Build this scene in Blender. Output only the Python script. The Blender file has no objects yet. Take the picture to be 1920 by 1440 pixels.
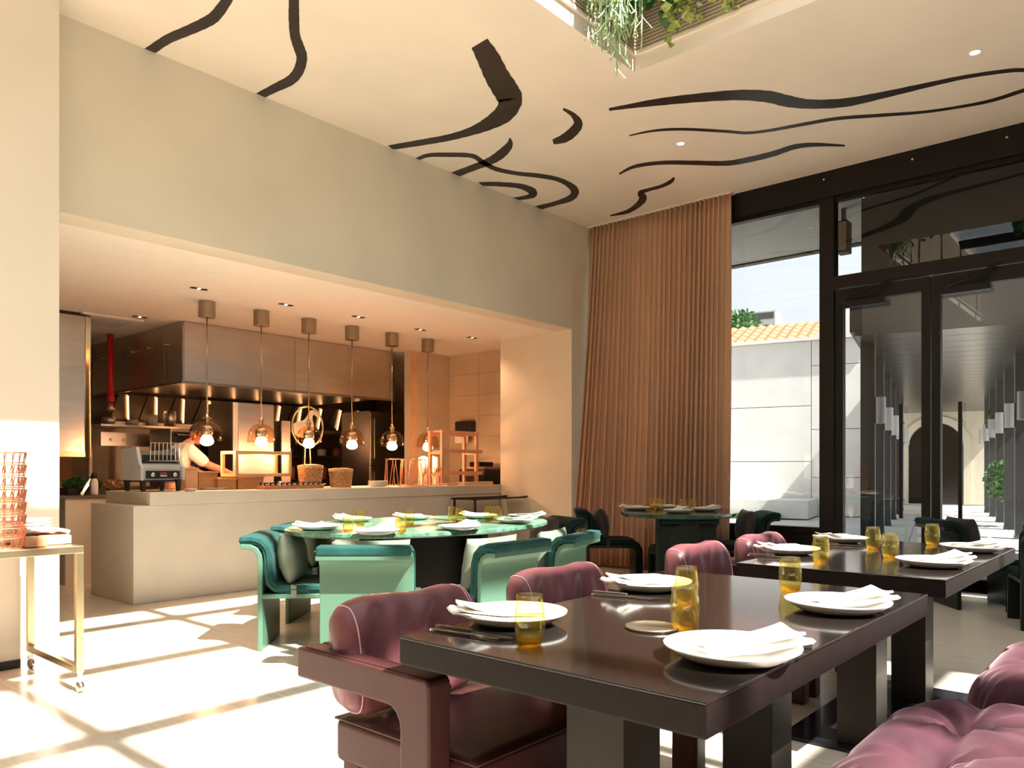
import bpy, math, random
from mathutils import Vector, Matrix
random.seed(7)
R = math.radians
scene = bpy.context.scene

# ------------------------------------------------------------------ camera
CAMZ = 1.15
FPX = 1447.0
AZ = R(41.07)
cam_data = bpy.data.cameras.new('camera')
cam = bpy.data.objects.new('camera', cam_data)
scene.collection.objects.link(cam)
cam_data.sensor_width = 36.0
cam_data.lens = 36.0 * FPX / 1920.0
cam_data.shift_y = 160.0 / 1920.0
cam_data.clip_start = 0.02
cam.location = (0, 0, CAMZ)
cam.rotation_euler = (R(90), 0, AZ - R(90))
scene.camera = cam

# ------------------------------------------------------------------ sky, sun, exposure
world = bpy.data.worlds.new('sky'); scene.world = world
world.use_nodes = True
wn = world.node_tree; wn.nodes.clear()
wo = wn.nodes.new('ShaderNodeOutputWorld'); wb = wn.nodes.new('ShaderNodeBackground')
wb.inputs['Color'].default_value = (0.90, 0.955, 1.0, 1); wb.inputs['Strength'].default_value = 1.5
wn.links.new(wb.outputs[0], wo.inputs[0])
SUN_EL = math.atan(1.27)
sun_d = bpy.data.lights.new('sun', 'SUN'); sun_d.energy = 17.0; sun_d.angle = R(0.8)
sun_d.color = (1.0, 0.95, 0.86)
sun = bpy.data.objects.new('sun', sun_d); scene.collection.objects.link(sun)
sun.rotation_euler = Vector((0.0, math.cos(SUN_EL), -math.sin(SUN_EL))).to_track_quat('-Z', 'Y').to_euler()
sun.location = (2, -8, 12)
vs = scene.view_settings
vs.view_transform = 'Standard'; vs.look = 'None'; vs.gamma = 1.0; vs.use_curve_mapping = False
vs.exposure = 0.80
cy = scene.cycles
cy.use_denoising = True; cy.use_adaptive_sampling = True; cy.adaptive_threshold = 0.03
cy.max_bounces = 9; cy.diffuse_bounces = 6; cy.glossy_bounces = 4; cy.transmission_bounces = 8; cy.transparent_max_bounces = 16
cy.caustics_reflective = False; cy.caustics_refractive = False
cy.sample_clamp_indirect = 8.0

# ------------------------------------------------------------------ helpers
FW = Vector((math.cos(AZ), math.sin(AZ), 0)); RT = Vector((math.sin(AZ), -math.cos(AZ), 0))
def P(px, py, x=None, y=None, z=None, d=None):
    """point of the place seen at a pixel, on the plane x=, y=, z= or at depth d"""
    r = FW + RT * ((px - 960) / FPX) + Vector((0, 0, (880 - py) / FPX))
    if x is not None: s = x / r.x
    elif y is not None: s = y / r.y
    elif z is not None: s = (z - CAMZ) / r.z
    else: s = d
    return Vector((0, 0, CAMZ)) + r * s

COL = scene.collection
class MB:
    def __init__(self): self.v = []; self.f = []
    def add(self, vs, fs):
        b = len(self.v); self.v += [tuple(v) for v in vs]; self.f += [tuple(b + i for i in f) for f in fs]; return self
    def box(self, x0, x1, y0, y1, z0, z1):
        if x0 > x1: x0, x1 = x1, x0
        if y0 > y1: y0, y1 = y1, y0
        if z0 > z1: z0, z1 = z1, z0
        return self.add([(x0,y0,z0),(x1,y0,z0),(x1,y1,z0),(x0,y1,z0),(x0,y0,z1),(x1,y0,z1),(x1,y1,z1),(x0,y1,z1)],
                 [(0,3,2,1),(4,5,6,7),(0,1,5,4),(1,2,6,5),(2,3,7,6),(3,0,4,7)])
    def bar(self, a, b, w, h=None, up=(0,0,1)):
        """square bar from a to b"""
        a = Vector(a); b = Vector(b); h = h or w
        t = (b - a).normalized(); u = Vector(up)
        if abs(t.dot(u)) > 0.98: u = Vector((1,0,0))
        s = t.cross(u).normalized() * (w/2); u = s.cross(t).normalized() * (h/2)
        vs = [p + i*s + j*u for p in (a, b) for i, j in ((-1,-1),(1,-1),(1,1),(-1,1))]
        return self.add(vs, [(0,1,2,3),(7,6,5,4),(0,4,5,1),(1,5,6,2),(2,6,7,3),(3,7,4,0)])
    def tube(self, pts, r, n=8, closed=False, r2=None):
        pts = [Vector(p) for p in pts]; m = len(pts); rings = []
        pn = None
        for i, p in enumerate(pts):
            if closed: t = (pts[(i+1) % m] - pts[i-1])
            else: t = pts[min(i+1, m-1)] - pts[max(i-1, 0)]
            t.normalize()
            if pn is None:
                u = Vector((0,0,1)) if abs(t.z) < 0.9 else Vector((1,0,0)); pn = (u - t*u.dot(t)).normalized()
            else: pn = (pn - t*pn.dot(t)).normalized()
            bn = t.cross(pn)
            rr = r if r2 is None else r + (r2 - r) * i / max(1, m-1)
            rings.append([p + (pn*math.cos(2*math.pi*k/n) + bn*math.sin(2*math.pi*k/n))*rr for k in range(n)])
        vs = [v for rg in rings for v in rg]; fs = []
        for i in range(m if closed else m-1):
            j = (i+1) % m
            for k in range(n):
                fs.append((i*n+k, i*n+(k+1)%n, j*n+(k+1)%n, j*n+k))
        if not closed: fs += [tuple(range(n-1,-1,-1)), tuple((m-1)*n+k for k in range(n))]
        return self.add(vs, fs)
    def lathe(self, prof, n=32, c=(0,0,0), closed=False):
        """prof: list of (r, z)"""
        vs = []; fs = []; m = len(prof)
        for r, z in prof:
            for k in range(n):
                a = 2*math.pi*k/n; vs.append((c[0]+r*math.cos(a), c[1]+r*math.sin(a), c[2]+z))
        for i in range(m if closed else m-1):
            j = (i+1) % m
            for k in range(n): fs.append((i*n+k, i*n+(k+1)%n, j*n+(k+1)%n, j*n+k))
        if not closed:
            if prof[0][0] > 1e-4: fs.append(tuple(range(n-1,-1,-1)))
            if prof[-1][0] > 1e-4: fs.append(tuple((m-1)*n+k for k in range(n)))
        return self.add(vs, fs)
    def prism(self, poly, axis, a0, a1):
        """2-D polygon extruded along an axis: x -> (y,z), y -> (x,z), z -> (x,y)"""
        n = len(poly)
        def mk(p, a): return (a, p[0], p[1]) if axis == 'x' else (p[0], a, p[1]) if axis == 'y' else (p[0], p[1], a)
        vs = [mk(p, a0) for p in poly] + [mk(p, a1) for p in poly]
        fs = [tuple(range(n-1,-1,-1)), tuple(range(n, 2*n))] + [(i, (i+1)%n, n+(i+1)%n, n+i) for i in range(n)]
        return self.add(vs, fs)
    def grid(self, fn, nu, nv, wrap_u=False, wrap_v=False):
        vs = [fn(i/(nu if wrap_u else nu-1), j/(nv if wrap_v else nv-1)) for i in range(nu) for j in range(nv)]
        fs = []
        for i in range(nu if wrap_u else nu-1):
            for j in range(nv if wrap_v else nv-1):
                i2 = (i+1) % nu; j2 = (j+1) % nv
                fs.append((i*nv+j, i2*nv+j, i2*nv+j2, i*nv+j2))
        return self.add(vs, fs)
    def mesh(self, name, mat=None, smooth=False):
        me = bpy.data.meshes.new(name); me.from_pydata(self.v, [], self.f); me.update()
        import bmesh
        bm = bmesh.new(); bm.from_mesh(me); bmesh.ops.remove_doubles(bm, verts=bm.verts, dist=1e-6)
        bmesh.ops.recalc_face_normals(bm, faces=bm.faces); bm.to_mesh(me); bm.free()
        if smooth: me.polygons.foreach_set('use_smooth', [True]*len(me.polygons))
        if mat: me.materials.append(mat)
        return me
    def build(self, name, mat, parent=None, smooth=False, bevel=0, seg=2, sub=0, autosmooth=None, solid=0):
        o = bpy.data.objects.new(name, self.mesh(name, mat, smooth)); COL.objects.link(o)
        if parent is not None: o.parent = parent
        if solid:
            m = o.modifiers.new('solid', 'SOLIDIFY'); m.thickness = solid; m.offset = 0
        if bevel:
            m = o.modifiers.new('bevel', 'BEVEL'); m.width = bevel; m.segments = seg; m.limit_method = 'ANGLE'; m.angle_limit = R(35)
            m.harden_normals = False
            o.data.polygons.foreach_set('use_smooth', [True]*len(o.data.polygons))
            w = o.modifiers.new('wn', 'WEIGHTED_NORMAL'); w.keep_sharp = True
        if sub:
            m = o.modifiers.new('sub', 'SUBSURF'); m.levels = sub; m.render_levels = sub
        return o
def ribbon(pts, t):
    """closed polygon around a 2-D centre line, t thick"""
    L = []; Rr = []; n = len(pts)
    for i in range(n):
        a = Vector(pts[max(i-1,0)]); b = Vector(pts[min(i+1,n-1)]); d = (b-a).normalized(); nn = Vector((-d.y, d.x))
        p = Vector(pts[i]); L.append(p + nn*t/2); Rr.append(p - nn*t/2)
    return [tuple(p) for p in L] + [tuple(p) for p in reversed(Rr)]
def strip(name_mb, pts, t, axis, a0, a1):
    """ribbon extruded as quads (well-shaped caps for concave lines)"""
    poly = ribbon(pts, t); n = len(pts)
    def mk(p, a): return (a, p[0], p[1]) if axis == 'x' else (p[0], a, p[1]) if axis == 'y' else (p[0], p[1], a)
    vs = [mk(p, a0) for p in poly] + [mk(p, a1) for p in poly]; N = 2*n; fs = []
    for i in range(N): fs.append((i, (i+1)%N, N+(i+1)%N, N+i))
    for i in range(n-1):
        fs.append((i, N-1-i, N-2-i, i+1)); fs.append((N+i, N+i+1, 2*N-2-i, 2*N-1-i))
    name_mb.add(vs, fs); return name_mb
def smooth_line(pts, k=4):
    """Catmull-Rom through tuples of any length"""
    out = []; n = len(pts)
    for i in range(n-1):
        p0, p1, p2, p3 = pts[max(i-1,0)], pts[i], pts[i+1], pts[min(i+2,n-1)]
        for s in range(k):
            t = s/k
            out.append(tuple(0.5*((2*b)+(-a+c)*t+(2*a-5*b+4*c-d)*t*t+(-a+3*b-3*c+d)*t**3) for a,b,c,d in zip(p0,p1,p2,p3)))
    out.append(tuple(pts[-1])); return out
def tag(o, label, cat, group=None):
    o['label'] = label; o['category'] = cat
    if group: o['group'] = group
    return o
def thing(name, label, cat, loc=(0,0,0), rz=0, group=None):
    o = bpy.data.objects.new(name, None); COL.objects.link(o); o.empty_display_size = 0.1
    o.location = loc; o.rotation_euler = (0, 0, rz); return tag(o, label, cat, group)
def struct(o): o['kind'] = 'structure'; return o
def copy_tree(o, parent=None):
    kids = list(o.children); c = o.copy(); COL.objects.link(c); c.parent = parent
    for k in kids: copy_tree(k, c)
    return c
def place(proto, used, loc, rz=0, label=None, group=None, scale=None):
    """first use places the prototype itself, later uses place copies"""
    if used.get(proto.name): o = copy_tree(proto)
    else: o = proto; used[proto.name] = True
    o.location = loc; o.rotation_euler = (0, 0, rz)
    if label: o['label'] = label
    if group: o['group'] = group
    return o
USED = {}

# ------------------------------------------------------------------ materials
def mat(name, col, rough=0.5, metal=0.0, var=0.06, scale=6.0, bump=0.0, bscale=60.0, stretch=(1,1,1), sheen=0.0, sheen_col=None, spec=0.5, coat=0.0, col2=None, detail=4.0, emit=0.0, trans=0.0, ior=1.45, aniso=0.0, subs=0.0):
    m = bpy.data.materials.new(name); m.use_nodes = True; nt = m.node_tree
    b = nt.nodes['Principled BSDF']; L = nt.links.new
    b.inputs['Roughness'].default_value = rough; b.inputs['Metallic'].default_value = metal
    b.inputs['Specular IOR Level'].default_value = spec; b.inputs['IOR'].default_value = ior
    if coat: b.inputs['Coat Weight'].default_value = coat; b.inputs['Coat Roughness'].default_value = 0.08
    if trans: b.inputs['Transmission Weight'].default_value = trans
    if aniso: b.inputs['Anisotropic'].default_value = aniso
    if subs: b.inputs['Subsurface Weight'].default_value = subs; b.inputs['Subsurface Radius'].default_value = (0.02,0.01,0.006)
    if sheen:
        b.inputs['Sheen Weight'].default_value = sheen; b.inputs['Sheen Roughness'].default_value = 0.4
        if sheen_col: b.inputs['Sheen Tint'].default_value = (*sheen_col, 1)
    tc = nt.nodes.new('ShaderNodeTexCoord'); mp = nt.nodes.new('ShaderNodeMapping'); mp.inputs['Scale'].default_value = stretch
    L(tc.outputs['Object'], mp.inputs['Vector'])
    nz = nt.nodes.new('ShaderNodeTexNoise'); nz.inputs['Scale'].default_value = scale; nz.inputs['Detail'].default_value = detail
    L(mp.outputs[0], nz.inputs['Vector'])
    rp = nt.nodes.new('ShaderNodeValToRGB')
    c2 = col2 or tuple(min(1, c*(1+var)) for c in col); c1 = col if col2 else tuple(c*(1-var) for c in col)
    rp.color_ramp.elements[0].position = 0.3; rp.color_ramp.elements[1].position = 0.7
    rp.color_ramp.elements[0].color = (*c1, 1); rp.color_ramp.elements[1].color = (*c2, 1)
    L(nz.outputs['Fac'], rp.inputs['Fac']); L(rp.outputs['Color'], b.inputs['Base Color'])
    if emit:
        L(rp.outputs['Color'], b.inputs['Emission Color']); b.inputs['Emission Strength'].default_value = emit
    if bump:
        n2 = nt.nodes.new('ShaderNodeTexNoise'); n2.inputs['Scale'].default_value = bscale; n2.inputs['Detail'].default_value = 3
        L(mp.outputs[0], n2.inputs['Vector'])
        bp = nt.nodes.new('ShaderNodeBump'); bp.inputs['Strength'].default_value = bump; bp.inputs['Distance'].default_value = 0.01
        L(n2.outputs['Fac'], bp.inputs['Height']); L(bp.outputs[0], b.inputs['Normal'])
    return m
def glass_mat(name, tint, ior=1.5, rough=0.0):
    """thin pane: clear with mirror reflection by Fresnel"""
    m = bpy.data.materials.new(name); m.use_nodes = True; nt = m.node_tree; nt.nodes.clear(); L = nt.links.new
    o = nt.nodes.new('ShaderNodeOutputMaterial'); mx = nt.nodes.new('ShaderNodeMixShader')
    t = nt.nodes.new('ShaderNodeBsdfTransparent'); g = nt.nodes.new('ShaderNodeBsdfGlossy'); f = nt.nodes.new('ShaderNodeFresnel')
    nz = nt.nodes.new('ShaderNodeTexNoise'); nz.inputs['Scale'].default_value = 2.0
    tc = nt.nodes.new('ShaderNodeTexCoord'); L(tc.outputs['Object'], nz.inputs['Vector'])
    rp = nt.nodes.new('ShaderNodeValToRGB'); rp.color_ramp.elements[0].color = (*[c*0.98 for c in tint], 1); rp.color_ramp.elements[1].color = (*tint, 1)
    L(nz.outputs['Fac'], rp.inputs['Fac']); L(rp.outputs[0], t.inputs['Color'])
    f.inputs['IOR'].default_value = ior; g.inputs['Roughness'].default_value = rough
    geo = nt.nodes.new('ShaderNodeNewGeometry'); fm = nt.nodes.new('ShaderNodeMath'); fm.operation = 'SUBTRACT'; fm.use_clamp = True
    L(f.outputs[0], fm.inputs[0]); L(geo.outputs['Backfacing'], fm.inputs[1]); L(fm.outputs[0], mx.inputs[0]); L(t.outputs[0], mx.inputs[1]); L(g.outputs[0], mx.inputs[2]); L(mx.outputs[0], o.inputs['Surface'])
    return m
def amber_mat(name, tint, body):
    m = glass_mat(name, tint, 1.7); nt = m.node_tree; L = nt.links.new
    # thicker glass towards the outline takes a deeper tint
    tb_ = [n for n in nt.nodes if n.type == 'BSDF_TRANSPARENT'][0]; lw = nt.nodes.new('ShaderNodeLayerWeight'); lw.inputs['Blend'].default_value = 0.45
    rc = nt.nodes.new('ShaderNodeValToRGB'); rc.color_ramp.elements[0].position = 0.35; rc.color_ramp.elements[0].color = (*tint,1)
    rc.color_ramp.elements[1].position = 0.95; rc.color_ramp.elements[1].color = (tint[0]*0.86, tint[1]*0.74, tint[2]*0.45, 1)
    L(lw.outputs['Facing'], rc.inputs['Fac']); L(rc.outputs[0], tb_.inputs['Color'])
    o = [n for n in nt.nodes if n.type == 'OUTPUT_MATERIAL'][0]; prev = o.inputs['Surface'].links[0].from_socket
    tr = nt.nodes.new('ShaderNodeBsdfTranslucent'); tr.inputs['Color'].default_value = (0.95, tint[1]*0.85, tint[2]*0.45, 1)
    mx = nt.nodes.new('ShaderNodeMixShader'); mx.inputs[0].default_value = body
    L(prev, mx.inputs[1]); L(tr.outputs[0], mx.inputs[2]); L(mx.outputs[0], o.inputs['Surface']); return m
M = {}
M['wall'] = mat('limewash_plaster', (0.69,0.625,0.51), 0.85, var=0.05, scale=1.3, bump=0.04, bscale=25)
M['pillar'] = mat('smooth_plaster', (0.74,0.68,0.585), 0.8, var=0.03, scale=1.5, bump=0.03, bscale=30)
M['ceil'] = mat('ceiling_plaster', (0.80,0.69,0.58), 0.7, var=0.04, scale=1.6, bump=0.03, bscale=40)
M['kceil'] = mat('kitchen_ceiling_paint', (0.86,0.80,0.72), 0.8, var=0.02)
M['reveal'] = mat('reveal_plaster', (0.68,0.60,0.48), 0.85, var=0.05, scale=2, bump=0.04, bscale=30)
M['ink'] = mat('black_brush_paint', (0.022,0.015,0.013), 0.45, var=0.3, scale=3, stretch=(1,1,1))
M['floor'] = mat('travertine_floor', (0.62,0.55,0.45), 0.22, var=0.12, scale=5.0, stretch=(9,0.7,1), col2=(0.74,0.68,0.58), detail=6, spec=0.45)
M['counter'] = mat('micro_cement', (0.60,0.545,0.465), 0.6, var=0.05, scale=3, bump=0.02, bscale=40)
M['darkmetal'] = mat('dark_bronze_metal', (0.018,0.013,0.011), 0.4, metal=0.0, var=0.15, scale=8, spec=0.5)
M['frame'] = mat('bronze_window_frame', (0.010,0.007,0.006), 0.45, var=0.12, scale=4, spec=0.25)
M['glass'] = glass_mat('dimming_window_glass', (0.63,0.64,0.64), 1.60)  # tint added to dim the bright courtyard behind the panes
M['roofglass'] = glass_mat('clear_roof_glass', (0.97,0.98,0.98), 1.45)
M['curtain'] = mat('copper_brown_curtain', (0.50,0.295,0.185), 0.85, var=0.08, scale=5, stretch=(1,1,0.1), sheen=0.3, sheen_col=(0.9,0.65,0.5))
M['steel'] = mat('brushed_steel', (0.60,0.56,0.51), 0.28, metal=1.0, var=0.06, scale=2.0, stretch=(1,1,8))
M['steeldark'] = mat('dull_steel', (0.30,0.27,0.24), 0.35, metal=1.0, var=0.1, scale=3)
M['chrome'] = mat('polished_metal', (0.75,0.73,0.70), 0.15, metal=1.0, var=0.03)
M['brass'] = mat('satin_brass', (0.66,0.53,0.33), 0.3, metal=1.0, var=0.06)
M['copper'] = mat('copper_wire', (0.72,0.36,0.24), 0.35, metal=1.0, var=0.08)
M['antique'] = mat('antique_bronze', (0.36,0.29,0.20), 0.35, metal=1.0, var=0.06, stretch=(20,20,0.5))
M['black'] = mat('black_plastic', (0.012,0.012,0.013), 0.4, var=0.2)
M['blackgloss'] = mat('black_lacquered_steel', (0.010,0.011,0.014), 0.12, var=0.2)
M['white'] = mat('white_porcelain', (0.82,0.80,0.76), 0.2, var=0.02, coat=0.3)
M['linen'] = mat('white_linen', (0.80,0.77,0.72), 0.9, var=0.04, scale=30, bump=0.15, bscale=300)
M['wood'] = mat('oiled_oak', (0.46,0.22,0.09), 0.5, var=0.2, scale=4, stretch=(1,1,12))
M['woodlight'] = mat('light_ash_wood', (0.66,0.40,0.22), 0.5, var=0.15, scale=4, stretch=(1,12,1))
M['terracotta'] = mat('terracotta_wood', (0.60,0.30,0.17), 0.55, var=0.12, scale=5)
M['wicker'] = mat('wicker_cane', (0.50,0.30,0.14), 0.6, var=0.3, scale=40, bump=0.3, bscale=80)
M['tabletop'] = mat('dark_smoked_oak_top', (0.011,0.008,0.0075), 0.10, var=0.25, scale=30, stretch=(1,8,1), spec=0.45)
M['tableedge'] = mat('dark_oak_edge', (0.012,0.008,0.007), 0.45, var=0.25, scale=30, stretch=(8,8,1), spec=0.10)
M['bronzeleg'] = mat('bronze_table_leg', (0.020,0.015,0.012), 0.4, metal=0.0, var=0.1, spec=0.16)
M['marble'] = mat('green_marble', (0.018,0.075,0.047), 0.28, var=0.4, scale=26, col2=(0.13,0.25,0.17), detail=12, spec=0.3)
M['mint'] = mat('mint_lacquer', (0.062,0.130,0.088), 0.4, var=0.04, scale=3, spec=0.35)
M['teal'] = mat('teal_velvet', (0.009,0.050,0.044), 0.85, var=0.3, scale=9, sheen=0.14, sheen_col=(0.45,0.75,0.70), bump=0.1, bscale=40, spec=0.2)
M['celadon'] = mat('celadon_silk_cushion', (0.13,0.155,0.115), 0.6, var=0.28, scale=8, sheen=0.08, bump=0.25, bscale=14, spec=0.3)
M['darkgreen'] = mat('dark_green_lacquer', (0.006,0.012,0.010), 0.35, var=0.1, spec=0.3)
M['darkvelvet'] = mat('bottle_green_velvet', (0.004,0.016,0.016), 0.8, var=0.2, scale=9, sheen=0.08, sheen_col=(0.3,0.6,0.6), spec=0.2)
M['darkcushion'] = mat('dark_brown_cushion', (0.030,0.022,0.020), 0.75, var=0.2, scale=9, sheen=0.2)
M['darkmarble'] = mat('dark_green_marble', (0.010,0.030,0.024), 0.12, var=0.4, scale=9, col2=(0.05,0.10,0.08), detail=8)
M['burgundy'] = mat('burgundy_leather', (0.055,0.019,0.018), 0.38, var=0.12, scale=6, bump=0.06, bscale=90, spec=0.22)
M['pinkleather'] = mat('rose_leather', (0.145,0.048,0.056), 0.34, var=0.25, scale=4, bump=0.18, bscale=14, spec=0.4)
M['plumvelvet'] = mat('plum_velvet', (0.050,0.012,0.021), 0.8, var=0.3, scale=7, sheen=0.22, sheen_col=(0.95,0.62,0.68), bump=0.1, bscale=30, spec=0.3)
M['thread'] = mat('pale_stitching', (0.55,0.30,0.32), 0.8, var=0.1)
M['amber'] = amber_mat('amber_glass', (0.985,0.955,0.70), 0.03)
M['amberbase'] = amber_mat('amber_glass_base', (0.975,0.78,0.28), 0.12)
M['clearglass'] = glass_mat('amber_pendant_glass', (0.96,0.86,0.76), 1.4)
M['tile'] = mat('sand_wall_tile', (0.56,0.45,0.32), 0.45, var=0.07, scale=4, bump=0.02)
M['grout'] = mat('tile_grout', (0.62,0.52,0.40), 0.8, var=0.03)
M['red'] = mat('red_enamel_pipe', (0.55,0.012,0.02), 0.3, var=0.05)
M['concrete'] = mat('white_render_wall', (0.72,0.70,0.67), 0.85, var=0.05, scale=2.5, bump=0.08, bscale=12)
M['paving'] = mat('pale_stone_paving', (0.56,0.54,0.51), 0.7, var=0.06, scale=3)
M['soffit'] = mat('soffit_board', (0.60,0.60,0.58), 0.7, var=0.03)
M['rooftile'] = mat('clay_roof_tile', (0.62,0.24,0.13), 0.8, var=0.15, scale=6)
M['leaf'] = mat('green_leaf', (0.06,0.16,0.04), 0.5, var=0.3, scale=9)
M['leafpale'] = mat('pale_green_stem', (0.34,0.45,0.24), 0.55, var=0.25, scale=9)
M['leafyellow'] = mat('variegated_leaf', (0.16,0.24,0.03), 0.5, var=0.3, scale=60, col2=(0.50,0.50,0.14))
M['skin'] = mat('skin', (0.45,0.21,0.13), 0.5, var=0.05, subs=0.1)
M['hair'] = mat('dark_hair', (0.012,0.009,0.008), 0.6, var=0.3, scale=40)
M['cloth'] = mat('white_chef_cotton', (0.62,0.56,0.52), 0.9, var=0.05, scale=12, bump=0.2, bscale=20)
M['bulb'] = mat('glowing_bulb', (1.0,0.66,0.36), 0.4, var=0.01, emit=4.5)
M['lampglow'] = mat('downlight_lens', (1.0,0.86,0.66), 0.4, var=0.01, emit=2.0)
M['warmstreak'] = mat('painted_lamp_streak', (1.0,0.50,0.20), 0.4, var=0.01, emit=2.5)  # glow painted for lamps mirrored in the baffle steel
M['greytile'] = mat('grey_render', (0.35,0.35,0.34), 0.8, var=0.1)
M['cream'] = mat('cream_render', (0.62,0.56,0.45), 0.85, var=0.05)
M['walkmetal'] = mat('grey_metal_soffit', (0.10,0.10,0.105), 0.25, metal=0.9, var=0.08, scale=2)
M['column'] = mat('dark_grey_column', (0.045,0.047,0.052), 0.4, var=0.1)
M['silver'] = mat('silver_paint', (0.55,0.55,0.55), 0.4, var=0.03)
M['grass'] = mat('grass', (0.05,0.12,0.03), 0.8, var=0.4, scale=30)
M['label_red'] = mat('red_badge', (0.55,0.02,0.03), 0.4, var=0.05)
M['oven'] = mat('oven_black_glass', (0.008,0.007,0.007), 0.15, var=0.2)
M['horse'] = mat('pale_beige_board', (0.50,0.45,0.33), 0.7, var=0.05)
M['knifehandle'] = mat('dark_knife_handle', (0.06,0.045,0.035), 0.4, var=0.2, scale=20)
M['slat'] = mat('tan_slats', (0.50,0.40,0.29), 0.7, var=0.08)
M['canopy'] = mat('black_brown_canopy', (0.010,0.008,0.008), 0.5, var=0.1, spec=0.2)

# ================================================================== STRUCTURE
CZ = 4.13; YW = 5.55; XW = 7.88; KZ = 2.835
struct(MB().box(-6,8.0,-7,12.2,-0.2,0).build('floor', M['floor']))
# ceiling around the roof light
SX0, SX1, SY0, SY1 = -2.0, 4.97, -4.5, 3.11
m = MB(); T = 4.35
m.box(-6,SX0,-7,YW,CZ,T); m.box(SX1,8.05,-7,YW,CZ,T); m.box(SX0,SX1,SY1,YW,CZ,T); m.box(SX0,SX1,-7,SY0,CZ,T)
ceiling = struct(m.build('ceiling', M['ceil']))
STROKES = [
 [(440,-40,20),(428,-5,20),(405,28,22),(385,42,21),(350,58,19),(315,73,18),(283,94,18),(268,104,18)],
 [(549,-40,19),(551,0,19),(551,30,20),(553,65,19),(561,90,20),(566,108,20),(560,132,20),(545,150,19),(515,165,16),(484,181,14)],
 [(899,81,34),(916,110,42),(932,143,45),(950,172,47),(957,188,44),(945,212,36),(915,232,24),(880,247,15),(840,258,12),(790,267,11),(728,277,9)],
 [(1056,204,4),(1074,215,9),(1084,230,16),(1078,243,18),(1060,258,17),(1037,266,9)],
 [(781,299,6),(803,291,7),(841,290,8),(885,292,8),(905,304,9),(931,317,8),(970,325,7),(1008,329,8),(1042,335,8),(1065,345,10),(1078,358,15),(1070,371,12),(1042,381,8),(1004,391,9)],
 [(956,259,3),(955,272,13),(939,289,17),(918,302,14),(893,312,12),(848,329,12)],
 [(897,345,7),(931,345,8),(970,348,9),(990,354,12),(1000,362,15),(990,369,8),(956,374,5)],
 [(1142,205,5),(1180,199,8),(1235,191,13),(1310,183,16),(1385,178,19),(1440,181,22),(1475,189,22),(1520,195,17),(1585,192,16),(1660,177,12),(1735,160,9),(1810,144,7),(1885,133,7),(1920,131,7),(1960,133,7),(1982,140,7)],
 [(1180,254,2),(1225,245,4),(1280,242,5),(1360,246,5),(1400,249,5),(1445,244,5),(1500,234,6),(1570,222,6),(1650,216,6),(1730,210,5),(1800,200,5),(1860,188,6),(1920,169,7),(1965,156,7),(1982,142,7)],
 [(1161,326,3),(1190,312,6),(1240,305,7),(1300,305,8),(1360,306,9),(1400,300,10),(1450,288,10),(1490,275,9),(1530,271,7),(1584,273,3)],
 [(1144,404,2),(1175,397,7),(1195,385,10),(1206,371,14),(1200,362,9),(1215,356,6),(1240,349,6),(1258,340,7),(1264,333,4)],
]
for st in STROKES:
    ln = smooth_line(st, 6); vs = []; fs = []
    for i, (x, y, w) in enumerate(ln):
        a = ln[max(i-1,0)]; b = ln[min(i+1,len(ln)-1)]; dx, dy = b[0]-a[0], b[1]-a[1]; l = math.hypot(dx,dy) or 1
        w *= 1 + 0.03*math.sin(i*2.1)
        for s in (-1, 1):
            p = P(x - s*dy/l*w/2, y + s*dx/l*w/2, z=CZ); p.y = min(p.y, YW)
            vs.append((p.x, p.y, CZ - 0.0025)); vs.append((p.x, p.y, CZ + 0.001))
    n = len(ln)
    for i in range(n-1):
        a, b = i*4, i*4+4
        fs += [(a, a+2, b+2, b), (a+1, b+1, b+3, a+3), (a, b, b+1, a+1), (a+2, a+3, b+3, b+2)]
    fs += [(0,1,3,2), (n*4-4, n*4-2, n*4-1, n*4-3)]
    MB().add(vs, fs).build('brush_stroke', M['ink'], ceiling)

# roof light well: lining, slats, beams, glass
well = MB(); WT = 5.35
well.box(SX1, SX1+0.15, SY0, SY1+0.15, T, WT); well.box(SX0-0.15, SX0, SY0, SY1+0.15, T, WT)
well.box(SX0, SX1, SY1, SY1+0.15, T, WT); well.box(SX0, SX1, SY0-0.15, SY0, T, WT)
well_o = struct(well.build('wall_roof_light', M['ceil']))
sl = MB(); z = CZ + 0.135
while z < WT - 0.1:
    sl.box(SX1-0.018, SX1, SY0, SY1, z, z+0.014); sl.box(SX0, SX1-0.018, SY1-0.018, SY1, z, z+0.014); z += 0.026
so = sl.build('slat_lining', M['slat'], well_o); so['kind'] = 'stuff'
MB().box(SX1-0.022, SX1, SY0, SY1, CZ+0.115, CZ+0.135).box(SX0, SX1-0.022, SY1-0.022, SY1, CZ+0.115, CZ+0.135).build('trim_strip', M['ceil'], well_o)
bz = 5.25
for yb in (1.77, 0.56, -0.65, -1.86, -3.07, -4.2):
    MB().box(SX0, SX1, yb-0.045, yb+0.045, bz-0.07, bz+0.07).build('roof_beam', M['frame'], well_o)
for xb in (-0.12-1.46, -0.12, 1.34, 2.80, 4.26):
    MB().box(xb-0.06, xb+0.06, SY0, SY1, bz-0.07, bz+0.07).build('roof_beam', M['frame'], well_o)
MB().box(SX0-0.1, SX1+0.1, SY0-0.1, SY1+0.1, WT, WT+0.012).build('roof_pane', M['roofglass'], well_o)

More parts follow.
